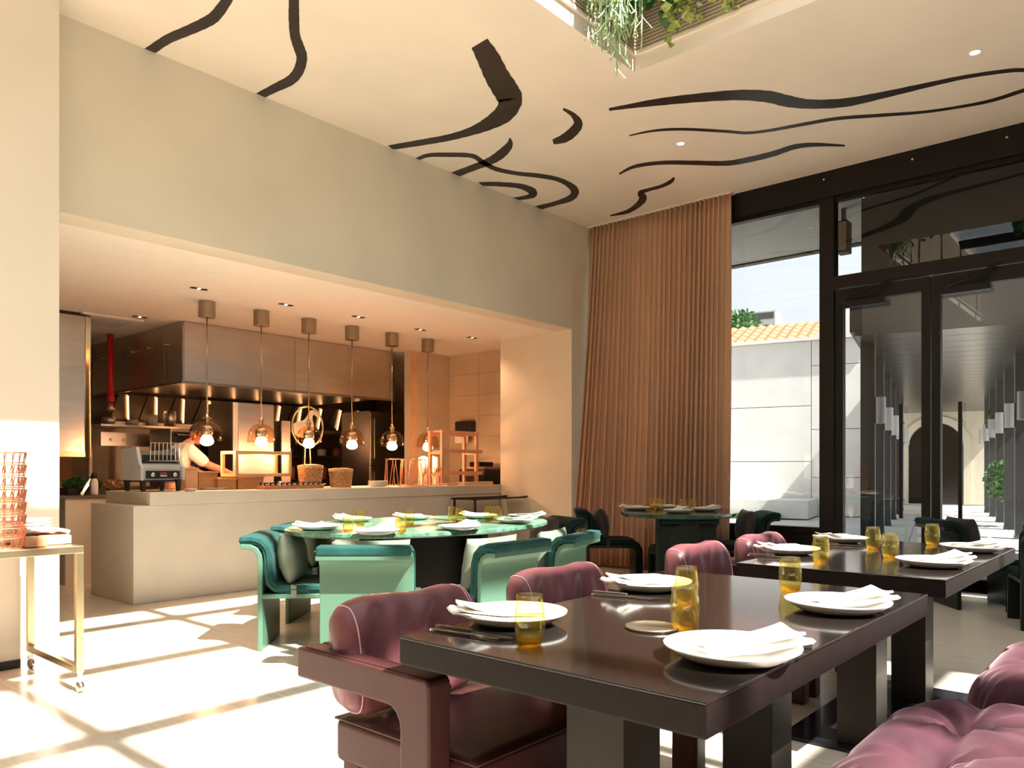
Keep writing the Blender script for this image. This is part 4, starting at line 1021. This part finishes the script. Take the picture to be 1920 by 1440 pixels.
# wicker baskets
def basket(px, y, rb, rt_, h, lid, lab, base=CT):
    p = P(px,880,y=y); t = thing('wicker_basket', lab, 'basket', (p.x,y,base)); n = 40
    m = MB(); rows = int(h/0.014)
    for i in range(rows):
        z = 0.008+i*0.014; r = rb+(rt_-rb)*i/rows
        m.tube([( (r+0.004*(1 if (k+i)%2 else -1))*math.cos(2*math.pi*k/n), (r+0.004*(1 if (k+i)%2 else -1))*math.sin(2*math.pi*k/n), z) for k in range(n)],0.0075,5,closed=True)
    m.build('weave', M['wicker'], t)
    MB().lathe([(0,0),(rb,0),(rt_-0.006,h),(0,h)],24).build('lining', M['wicker'], t)
    MB().tube([(rt_*math.cos(2*math.pi*k/24),rt_*math.sin(2*math.pi*k/24),h+0.003) for k in range(24)],0.012,6,closed=True).build('rim', M['wicker'], t, smooth=True)
    if lid: MB().lathe([(rt_+0.008,h+0.004),(rt_+0.010,h+0.028),(rt_*0.6,h+0.038),(0,h+0.042)],28).build('lid', M['wicker'], t, smooth=True)
    return t
basket(582,7.25,0.105,0.13,0.215,True,'taller lidded wicker basket below the ring ornament')
basket(639,7.05,0.105,0.125,0.175,True,'shorter lidded wicker basket right of the ring ornament')
# ring ornament with beast silhouette
p = P(577,800,y=7.565); rg = thing('ring_ornament', 'gold ring ornament framing a pale animal cut-out, behind the baskets', 'ornament', (p.x,7.565,CT)); zc = p.z-CT
MB().tube([(0.205*math.cos(2*math.pi*k/48),0,zc+0.228*math.sin(2*math.pi*k/48)) for k in range(48)],0.011,8,closed=True).build('ring', M['brass'], rg, smooth=True)
for s in (-1,1): MB().tube([(s*0.03,0,zc-0.226),(s*0.05,0,0.02)],0.008,6).build('stand_leg', M['brass'], rg)
MB().box(-0.12,0.12,-0.05,0.05,0,0.02).build('stand_foot', M['brass'], rg)
sil = smooth_line([(-0.195,0.02),(-0.14,0.05),(-0.06,0.07),(-0.01,0.12),(0.03,0.18),(0.08,0.19),(0.13,0.15),(0.15,0.09),(0.12,0.12),(0.08,0.14),(0.06,0.10),(0.08,0.0),(0.06,-0.10),(-0.02,-0.13),(-0.12,-0.12),(-0.18,-0.08),(-0.195,0.02)],4)[:-1]
MB().prism([(a,zc+b) for a,b in sil],'y',-0.006,0.006).build('cut_out', M['horse'], rg)
# small oval plate, dish, stacked plates
ov = MB().lathe([(0.0,0.006),(0.09,0.006),(0.14,0.020),(0.145,0.020),(0.10,0.0),(0,0)],40).build('oval_plate', M['white'], smooth=True); p = P(403,916,z=CT+0.01); ov.location = (p.x,max(p.y,6.80),CT); ov.scale = (1,0.6,1); tag(ov,'oval white plate on the counter in front of the wooden risers','plate')
dsh = thing('sauce_dish','small white dish of relish beside the toaster','dish',(span(357,357,6.84)[0],6.84,CT))
MB().lathe([(0,0),(0.04,0),(0.058,0.022),(0.054,0.022),(0.038,0.006),(0,0.006)],24).build('dish_body',M['white'],dsh,smooth=True); MB().lathe([(0.048,0.016),(0.02,0.026),(0,0.028)],16).build('relish',M['terracotta'],dsh,smooth=True)
st_me = MB().lathe([(0.0,0.006),(0.07,0.006),(0.115,0.024),(0.118,0.024),(0.08,0.0),(0,0)],36).mesh('stacked_plate', M['white'], True)
p = P(709,908,y=7.0)
for i in range(4): inst('stacked_plate', st_me, (p.x,7.0,CT+i*0.0145), 0, ['bottom plate','second lowest plate','second highest plate','top plate'][i]+' of the white stack on the counter near the copper stands', 'plate', 'stacked plates on the counter')
# copper wire stands
def wire_stand(px0, px1, pyt, y, lab):
    x0, x1 = span(px0,px1,y); r = (x1-x0)/2; h = zat((px0+px1)/2,pyt,y)-CT
    t = thing('copper_wire_stand', lab, 'stand', ((x0+x1)/2,y,CT))
    for z, rr in ((0.004,r),(h,r*0.92)): MB().tube([(rr*math.cos(2*math.pi*k/28),rr*math.sin(2*math.pi*k/28),z) for k in range(28)],0.005,6,closed=True).build('ring', M['copper'], t, smooth=True)
    for k in range(16):
        a = 2*math.pi*k/16; a2 = a + (0.22 if k%2 else -0.22)
        MB().tube([(r*math.cos(a),r*math.sin(a),0.004),(r*0.92*math.cos(a2),r*0.92*math.sin(a2),h)],0.0042,5).build('wire', M['copper'], t)
    return t
wire_stand(727,771,861,7.28,'copper wire stand, left of three on the counter')
wire_stand(756,796,862,6.90,'copper wire stand in front of the other two on the counter')
wire_stand(797,825,878,7.00,'shortest copper wire stand below the last pendant')
for px, lab in ((793,'left white ceramic canister behind the copper stands'),(813,'right white ceramic canister behind the copper stands')):
    p = P(px,880,y=7.52); t = thing('canister', lab, 'jar', (p.x,7.52,CT)); ztop = zat(px,857,7.52)-CT
    MB().lathe([(0,0),(0.062,0),(0.064,0.01),(0.064,ztop-0.02),(0.058,ztop),(0,ztop)],28).build('jar_body', M['linen'], t, smooth=True)
    MB().lathe([(0.052,ztop),(0.052,ztop+0.012),(0,ztop+0.014)],20).build('lid', M['steeldark'], t); MB().box(-0.02,0.02,-0.067,-0.062,ztop*0.4,ztop*0.55).build('mark', M['black'], t)
# wooden shelf stand
x0, x1 = span(829,897,6.98); sh = thing('wooden_shelf_stand', 'orange-lit wooden two-shelf stand at the right end of the counter', 'shelf', (x0,6.98,CT)); W = x1-x0; Hh = zat(829,806,6.98)-CT; D = 0.26
for xx in (0,W-0.04):
    for yy in (0,D-0.04): MB().box(xx,xx+0.04,yy,yy+0.04,0,Hh).build('post', M['terracotta'], sh, bevel=0.003)
for zz in (0.14,0.42):
    MB().box(0.04,W+0.07,0.02,D-0.02,zz,zz+0.018).build('shelf_board', M['terracotta'], sh, bevel=0.002)
    MB().box(0.04,W+0.07,-0.008,0.006,zz-0.012,zz+0.035).build('shelf_lip', M['terracotta'], sh, bevel=0.002)
    for xx in (0.0,W-0.04): MB().box(xx+0.01,xx+0.03,0.04,D-0.04,zz-0.03,zz).build('bearer', M['terracotta'], sh)
for yy in (0.0,D-0.03): MB().box(0.04,W-0.04,yy,yy+0.03,Hh-0.06,Hh-0.02).build('top_rail', M['terracotta'], sh, bevel=0.002)
MB().box(0.04,0.0+W-0.04,0.05,D-0.05,Hh-0.02,Hh).build('top_board', M['terracotta'], sh)
x0, x1 = span(826,846,6.90); tag(MB().box(x0,x1,6.78,6.94,CT,CT+0.03).build('cutting_board', M['terracotta'], bevel=0.004), 'thick pink-lit board in front of the wooden stand', 'board')
x0, x1 = span(858,912,6.90); tag(MB().box(x0,x1,6.78,6.93,CT,CT+0.04).build('wooden_block', M['woodlight'], bevel=0.004), 'flat wooden block on the counter right of the stand', 'block')
x0, x1 = span(862,890,7.95); kk = thing('card_reader', 'black device mounted on the tiled wall behind the stand', 'device', (0,0,0))
p = P(878,803,x=8.055); MB().box(7.93,8.056,p.y-0.16,p.y+0.16,p.z-0.08,p.z+0.10).build('case', M['black'], kk, bevel=0.02); MB().box(7.90,7.93,p.y-0.12,p.y+0.12,p.z-0.22,p.z-0.08).build('paper_slot', M['linen'], kk)
# dark work area right
dk = thing('till_station', 'dark till station on the counter against the tiled wall', 'machine', (7.62,7.30,CT))
MB().box(-0.12,0.36,-0.28,0.2,0,0.20).build('base_unit', M['black'], dk, bevel=0.01); MB().box(-0.05,0.40,-0.2,0.15,0.20,0.235).build('tray', M['wood'], dk, bevel=0.004); MB().box(-0.02,0.25,-0.10,0.10,0.235,0.30).build('keypad', M['frame'], dk, bevel=0.01)
# upright steel cabinet, oven, fridge, shelves
uc = thing('steel_cabinet', 'upright brushed steel cabinet behind the second pendant', 'cabinet', (4.88,8.78,0))
MB().box(0,0.56,0.02,0.62,0.0,1.98).build('carcass', M['steeldark'], uc, bevel=0.004); MB().box(0.07,0.56,0.0,0.02,0.05,1.97).build('door_panel', M['steel'], uc, bevel=0.003); MB().box(0.0,0.066,0.0,0.02,0.05,1.97).build('hinge_strip', M['white'], uc)
ov2 = thing('oven', 'black glass oven left of the steel cabinet', 'oven', (4.45,9.50,0))
MB().box(0,0.75,0.02,0.6,0,1.66).build('oven_body', M['steeldark'], ov2); MB().box(0.02,0.73,0,0.02,0.9,1.62).build('glass_door', M['oven'], ov2, bevel=0.004); MB().tube([(0.06,-0.04,1.58),(0.69,-0.04,1.58)],0.012,8).build('handle', M['steel'], ov2)
fg = thing('fridge', 'steel upright fridge behind the fifth pendant', 'fridge', (7.32,9.2,0))
MB().box(0,0.88,0.02,0.7,0,2.03).build('carcass', M['steeldark'], fg, bevel=0.004)
for za, zb in ((0.05,1.20),(1.215,2.01)): MB().box(0.01,0.87,0,0.02,za,zb).build('door', M['steel'], fg, bevel=0.004); MB().tube([(0.06,-0.03,za+0.1),(0.06,-0.03,zb-0.1)],0.01,8).build('handle', M['steel'], fg)
pn = tag(MB().box(*span(528,545,8.7),8.7,9.0,0,zat(536,789,8.7)).build('steel_divider', M['steel'], bevel=0.004), 'slim steel divider right of the steel cabinet', 'panel')
shf = thing('storage_rack', 'dark storage rack with jars along the kitchen back wall', 'rack', (0,11.05,0))
for xx in (6.1,7.4,8.7):
    for yy in (0.0,0.42): MB().bar((xx,yy,0),(xx,yy,1.95),0.035).build('post', M['steeldark'], shf)
for zz in (0.45,0.95,1.35,1.72): MB().box(6.05,8.75,-0.02,0.45,zz,zz+0.03).build('shelf', M['steeldark'], shf)
jm = [M['black'],M['terracotta'],M['linen'],M['wood'],M['steel']]
k = 0; row = {0.98:'middle',1.38:'upper',1.75:'top'}
nums = ['first','second','third','fourth','fifth','sixth','seventh','eighth','ninth','tenth']
cn = {0:'black',1:'rust coloured',2:'white',3:'brown',4:'steel'}
for zz in (0.98,1.38,1.75):
    for i in range(8):
        ci = random.randrange(5); r = random.uniform(0.06,0.10); h = random.uniform(0.12,0.24)
        t = thing('storage_jar', f'{cn[ci]} jar, {nums[i]} from the left on the {row[zz]} shelf of the storage rack', 'jar', (6.3+i*0.32,11.25,zz+0.001), 0, 'jars on the storage rack')
        MB().lathe([(0,0),(r,0),(r,h*0.85),(r*0.7,h),(0,h)],14).build('jar_body', jm[ci], t, smooth=True); MB().lathe([(r*0.72,h),(r*0.72,h+0.02),(0,h+0.02)],12).build('lid', M['black'], t)
# cooking shelf at left back
cs = thing('cooking_range', 'steel cooking range with overshelf below the hood', 'range', (3.95,10.3,0))
MB().box(0,0.95,0,0.8,0,0.92).build('range_body', M['steeldark'], cs); MB().box(-0.02,1.15,0.0,0.06,1.45,1.62).build('control_strip', M['steel'], cs); MB().box(-0.02,1.15,0,0.5,1.70,1.725).build('overshelf', M['steel'], cs)
for i in range(6): 
    kb_ = MB().lathe([(0.02,0),(0.016,0.02),(0,0.022)],10).build('control_knob', M['brass'], cs); kb_.location = (0.1+i*0.16,0,1.53); kb_.rotation_euler = (R(90),0,0)
for xx in (0.0,1.1): MB().bar((xx,0.4,0),(xx,0.4,1.7),0.04).build('shelf_post', M['steeldark'], cs)
for i,(xx,h,c) in enumerate(((0.15,0.10,'steel'),(0.45,0.08,'white'),(0.7,0.16,'linen'),(0.95,0.22,'steel'))):
    t = MB().lathe([(0,0),(0.07,0),(0.08,h*0.6),(0.075,h),(0.065,h),(0.06,0.02),(0,0.02)],16).build('steel_pan', M[c], smooth=True); t.location = (3.95+xx,10.5,1.726); tag(t, ['small round pan at the left of the range overshelf','white bowl, second on the range overshelf','tall pale pot, third on the range overshelf','tallest steel pot at the right of the range overshelf'][i], 'pan', 'pots on the range overshelf')
tag(MB().box(0.5,3.9,11.18,11.59,0,1.55).build('tall_cupboard', M['wood']), 'brown tall cupboard on the kitchen back wall at the far left', 'cupboard')

# ---------------------------------------------- chef
ch = thing('person', 'cook in white jacket leaning forward behind the toaster, arm stretched to the right', 'person', (3.72,8.02,0))
def skin_obj(name, mt, nodes, edges, parent, root=0, sub=2):
    me = bpy.data.meshes.new(name); me.from_pydata([n[:3] for n in nodes], edges, []); o = bpy.data.objects.new(name, me); COL.objects.link(o); o.parent = parent
    o.modifiers.new('skin','SKIN'); sv = me.skin_vertices[0].data if me.skin_vertices else None
    if sv is None:
        bpy.context.view_layer.update(); sv = me.skin_vertices[0].data
    for i, n in enumerate(nodes): r = n[3]; sv[i].radius = (r, n[4] if len(n) > 4 else r); sv[i].use_root = (i == root)
    s = o.modifiers.new('sub','SUBSURF'); s.levels = sub; s.render_levels = sub; me.materials.append(mt)
    me.update(); return o
# facing +x, leaning forward; one continuous body, clothes and hair as children
def hand_nodes(nodes, edges, wi, d, side):
    b = Vector(nodes[wi][:3]); d = Vector(d).normalized(); s = d.cross(Vector((0,0,1))).normalized()*side; up = Vector((0,0,1)); n0 = len(nodes)
    nodes += [(*(b+d*0.045),0.036,0.018),(*(b+d*0.085),0.036,0.016)]; edges += [(wi,n0),(n0,n0+1)]
    for off, L in ((-0.03,0.068),(-0.010,0.078),(0.010,0.074),(0.03,0.058)):
        r = b+d*0.085+s*off; i = len(nodes)
        nodes += [(*(r+d*0.012),0.0095),(*(r+d*L*0.55-up*0.012),0.009),(*(r+d*L*0.9-up*0.034),0.008)]; edges += [(n0+1,i),(i,i+1),(i+1,i+2)]
    i = len(nodes); r = b+d*0.03
    nodes += [(*(r-s*0.04),0.011),(*(r-s*0.058+d*0.035-up*0.01),0.009),(*(r-s*0.05+d*0.06-up*0.02),0.008)]; edges += [(n0,i),(i,i+1),(i+1,i+2)]
core = [(0,0,0.92,0.11,0.085),(0.05,0,1.12,0.11,0.085),(0.13,0,1.30,0.115,0.085),(0.22,0,1.41,0.06,0.055),
 (0.16,-0.17,1.345,0.048),(0.30,-0.25,1.20,0.046),(0.16,0.18,1.345,0.048),(0.30,0.24,1.18,0.046),
 (0,-0.10,0.86,0.085),(0.0,-0.11,0.50,0.070),(-0.02,-0.11,0.10,0.050),(0,0.10,0.86,0.085),(0.0,0.11,0.50,0.070),(-0.02,0.11,0.10,0.050),(0.10,-0.11,0.04,0.042),(0.10,0.11,0.04,0.042),
 (0.285,-0.01,1.485,0.052),(0.46,-0.27,1.14,0.042),(0.60,-0.28,1.085,0.028),(0.44,0.20,1.11,0.042),(0.56,0.15,1.06,0.028)]
ce = [(0,1),(1,2),(2,3),(2,4),(4,5),(2,6),(6,7),(0,8),(8,9),(9,10),(0,11),(11,12),(12,13),(10,14),(13,15),(3,16),(5,17),(17,18),(7,19),(19,20)]
hand_nodes(core, ce, 18, (1,-0.05,-0.10), 1); hand_nodes(core, ce, 20, (1,-0.2,-0.1), -1)
tmp = skin_obj('body', M['skin'], core, ce, ch)
def head(u, v):
    a = 2*math.pi*u; b = math.pi*(v-0.5)
    x, y, z = math.cos(b)*math.cos(a)*0.095, math.cos(b)*math.sin(a)*0.075, math.sin(b)*0.115
    if z < 0: x += 0.02*(-z/0.115); y *= 1-0.25*(-z/0.115)
    if abs(y) < 0.018 and x > 0.06 and -0.035 < z < 0.02: x += 0.018
    if x > 0.05 and 0.005 < z < 0.03 and 0.015 < abs(y) < 0.05: x -= 0.008
    if x > 0.05 and -0.068 < z < -0.05: x += 0.005
    return (x, y, z)
hdm = MB().grid(head, 40, 28, wrap_u=True)
for s_ in (-1,1): hdm.lathe([(0.0,-0.03),(0.014,-0.02),(0.018,0.0),(0.014,0.022),(0,0.03)],8,(-0.005,s_*0.077,-0.005))
HM = Matrix.Translation((0.33,-0.02,1.535)) @ Matrix.Rotation(R(-12),4,'Z') @ Matrix.Rotation(R(38),4,'Y')
bpy.context.view_layer.update(); _dg = bpy.context.evaluated_depsgraph_get(); ev = tmp.evaluated_get(_dg).to_mesh()
bm_ = MB().add([v.co[:] for v in ev.vertices], [tuple(p.vertices) for p in ev.polygons]).add([(HM @ Vector(v))[:] for v in hdm.v], hdm.f)
bpy.data.objects.remove(tmp)
bd = bm_.build('body', M['skin'], ch, smooth=True)
jn = [(0.01,0,0.95,0.158,0.128),(0.05,0,1.12,0.162,0.126),(0.13,0,1.30,0.170,0.130),(0.205,0,1.39,0.085,0.075),(0.16,-0.17,1.345,0.078),(0.31,-0.254,1.19,0.066),(0.16,0.18,1.345,0.078),(0.31,0.244,1.172,0.066)]
skin_obj('jacket', M['cloth'], jn, [(0,1),(1,2),(2,3),(2,4),(4,5),(2,6),(6,7)], ch)
skin_obj('trousers', M['frame'], [(0,0,0.94,0.145,0.118),(0,-0.10,0.86,0.10),(0,-0.11,0.50,0.085),(-0.02,-0.11,0.10,0.068),(0,0.10,0.86,0.10),(0,0.11,0.50,0.085),(-0.02,0.11,0.10,0.068)], [(0,1),(1,2),(2,3),(0,4),(4,5),(5,6)], ch)
def on_head(o): o.matrix_local = HM; return o
for s_ in (-1,1): on_head(MB().lathe([(0,-0.008),(0.007,-0.004),(0.008,0),(0.007,0.004),(0,0.008)],10,(0.082,s_*0.03,0.018)).build('eye', M['black'], ch))
on_head(MB().bar((0.093,-0.022,-0.055),(0.093,0.022,-0.055),0.008,0.007).build('mouth', M['terracotta'], ch))
def hairf(u, v):
    x, y, z = head(u, 0.40+0.60*v); k = 1.10
    if x > 0.045 and z < 0.055: k = 0.93
    return (x*k-0.004, y*k, z*k+0.004)
on_head(MB().grid(hairf, 40, 20, wrap_u=True).build('hair', M['hair'], ch, smooth=True))

# ================================================================== LEFT TROLLEY AND CABINET
tl = thing('serving_trolley', 'brass framed serving trolley with wooden top at the left edge', 'trolley', (1.555,4.29,0)); L = 1.15; D = 0.77; ZT = 0.755; b = 0.036
MB().box(-L+b,-b,0,b,ZT-b,ZT).build('front_rail', M['brass'], tl, bevel=0.002); MB().box(-L+b,-b,D-b,D,ZT-b,ZT).build('rear_rail', M['brass'], tl, bevel=0.002)
for xx in (-b,-L): MB().box(xx,xx+b,0,D,ZT-b,ZT).build('end_rail', M['brass'], tl, bevel=0.002); MB().box(xx,xx+b,b,D-b,0.10,0.10+b).build('lower_rail', M['brass'], tl, bevel=0.002)
for xx in (-b,-L):
    for yy in (0,D-b):
        MB().box(xx,xx+b,yy,yy+b,0.10,ZT-b).build('leg', M['brass'], tl, bevel=0.002)
        c = MB().box(xx+0.006,xx+b-0.006,yy+0.004,yy+b-0.004,0.055,0.10).build('caster', M['chrome'], tl)
        w = MB().lathe([(0.0,-0.012),(0.026,-0.012),(0.028,0),(0.026,0.012),(0,0.012)],20).build('wheel', M['steeldark'], c, smooth=True); w.location = (xx+b/2,yy+b/2-0.012,0.028); w.rotation_euler = (0,R(90),0)
for i in range(5): MB().box(-L+b+0.002,-b-0.002,b+i*(D-2*b)/5+0.001,b+(i+1)*(D-2*b)/5-0.001,ZT-0.02,ZT-0.002).build('top_plank', M['terracotta'], tl)
lc = thing('low_cabinet', 'beige low cabinet with black plinth behind the trolley', 'cabinet', (0,0,0))
MB().box(0.2,1.50,5.09,5.245,0.05,0.70).build('cabinet_body', M['counter'], lc); MB().box(0.2,1.50,5.085,5.245,0,0.05).build('plinth', M['black'], lc)
TZT = ZT + 0.001
# wire basket stack
p = P(8,1030,z=TZT); 
cb = thing('copper_basket_stack', 'tall nested stack of copper wire baskets on the trolley', 'basket', (P(0,1020,y=4.42).x,4.42,TZT))
for kx in range(7):
    z = kx*0.062; r0, r1 = 0.095, 0.112
    m = MB()
    for zz, rr in ((0.004,r0),(0.055,(r0+r1)/2),(0.105,r1)): m.tube([(rr*math.cos(2*math.pi*q/28),rr*math.sin(2*math.pi*q/28),z+zz) for q in range(28)],0.0032,5,closed=True)
    for q in range(18):
        a = 2*math.pi*q/18; m.tube([(r0*math.cos(a),r0*math.sin(a),z+0.004),(r1*math.cos(a+0.12),r1*math.sin(a+0.12),z+0.105)],0.0026,4)
    m.build('wire_basket', M['copper'], cb)
pm = MB().lathe([(0.0,0.006),(0.08,0.006),(0.128,0.020),(0.131,0.020),(0.088,0.0),(0,0)],40).mesh('stacked_plate', M['white'], True)
p = P(47,1010,y=4.72)
for i in range(7): inst('stacked_plate', pm, (p.x,4.72,TZT+0.001+i*0.0175), 0, ['bottom','second','third','fourth','fifth','sixth','top'][i]+' plate, counting upwards, of the white stack on the trolley', 'plate', 'stacked plates on the trolley')
for px, yy, lab, w in ((62,4.43,'small terracotta wooden box beside the basket stack on the trolley',0.05),(95,4.50,'longer terracotta wooden box at the trolley front',0.085)):
    x = P(px,1020,y=yy).x; t = thing('wooden_box', lab, 'box', (x,yy,TZT)); MB().box(-w,w,-0.05,0.16,0,0.045).build('box_body', M['terracotta'], t, bevel=0.004); MB().box(-w+0.006,w-0.006,-0.044,0.154,0.045,0.049).build('box_lid', M['terracotta'], t)
x = P(82,1000,y=4.55).x
nw = MB().grid(lambda u,v: ((u-0.5)*0.21,(v-0.5)*0.13,0.058+0.02*math.sin(2.5*u+0.6)+0.006*math.sin(9*u+7*v)),20,10).build('folded_cloth', M['linen'], smooth=True, solid=0.016); nw.location = (x,4.55,TZT); tag(nw,'folded white cloth lying on the terracotta boxes of the trolley','cloth')
# black service cart between the counter and the marble table
sc_ = thing('service_cart', 'slim black metal service cart with angled handle beside the pier', 'cart', (0,0,0))
yc = 6.25; z1 = 0.80; xa, xb = P(885,940,y=yc).x, P(985,938,y=yc).x; xh = P(1017,936,y=yc).x
for yy in (yc,yc+0.34):
    MB().bar((xa,yy,z1),(xb,yy,z1),0.022).build('top_rail', M['black'], sc_); MB().bar((xb-0.16,yy,z1),(xh,yy,z1+0.02),0.02).build('handle_bar', M['black'], sc_)
    MB().tube([(xh,yy,z1+0.02),(xh-0.03,yy,z1-0.05),(xh-0.26,yy,z1-0.30),(xh-0.30,yy,0.06)],0.013,6).build('leg', M['black'], sc_); MB().bar((xa+0.05,yy,z1),(xa+0.05,yy,0.06),0.022).build('leg', M['black'], sc_)
    for xx in (xa+0.05,xh-0.30):
        w = MB().lathe([(0,-0.01),(0.034,-0.01),(0.034,0.01),(0,0.01)],16).build('wheel', M['black'], sc_); w.location = (xx,yy,0.035); w.rotation_euler = (R(90),0,0)
MB().bar((xh,yc,z1+0.02),(xh,yc+0.34,z1+0.02),0.022).build('push_bar', M['black'], sc_)
MB().box(xa,xb,yc,yc+0.34,z1-0.01,z1-0.004).build('glass_shelf', M['oven'], sc_); MB().box(xa+0.05,xb-0.2,yc,yc+0.34,0.25,0.27).build('lower_shelf', M['black'], sc_)
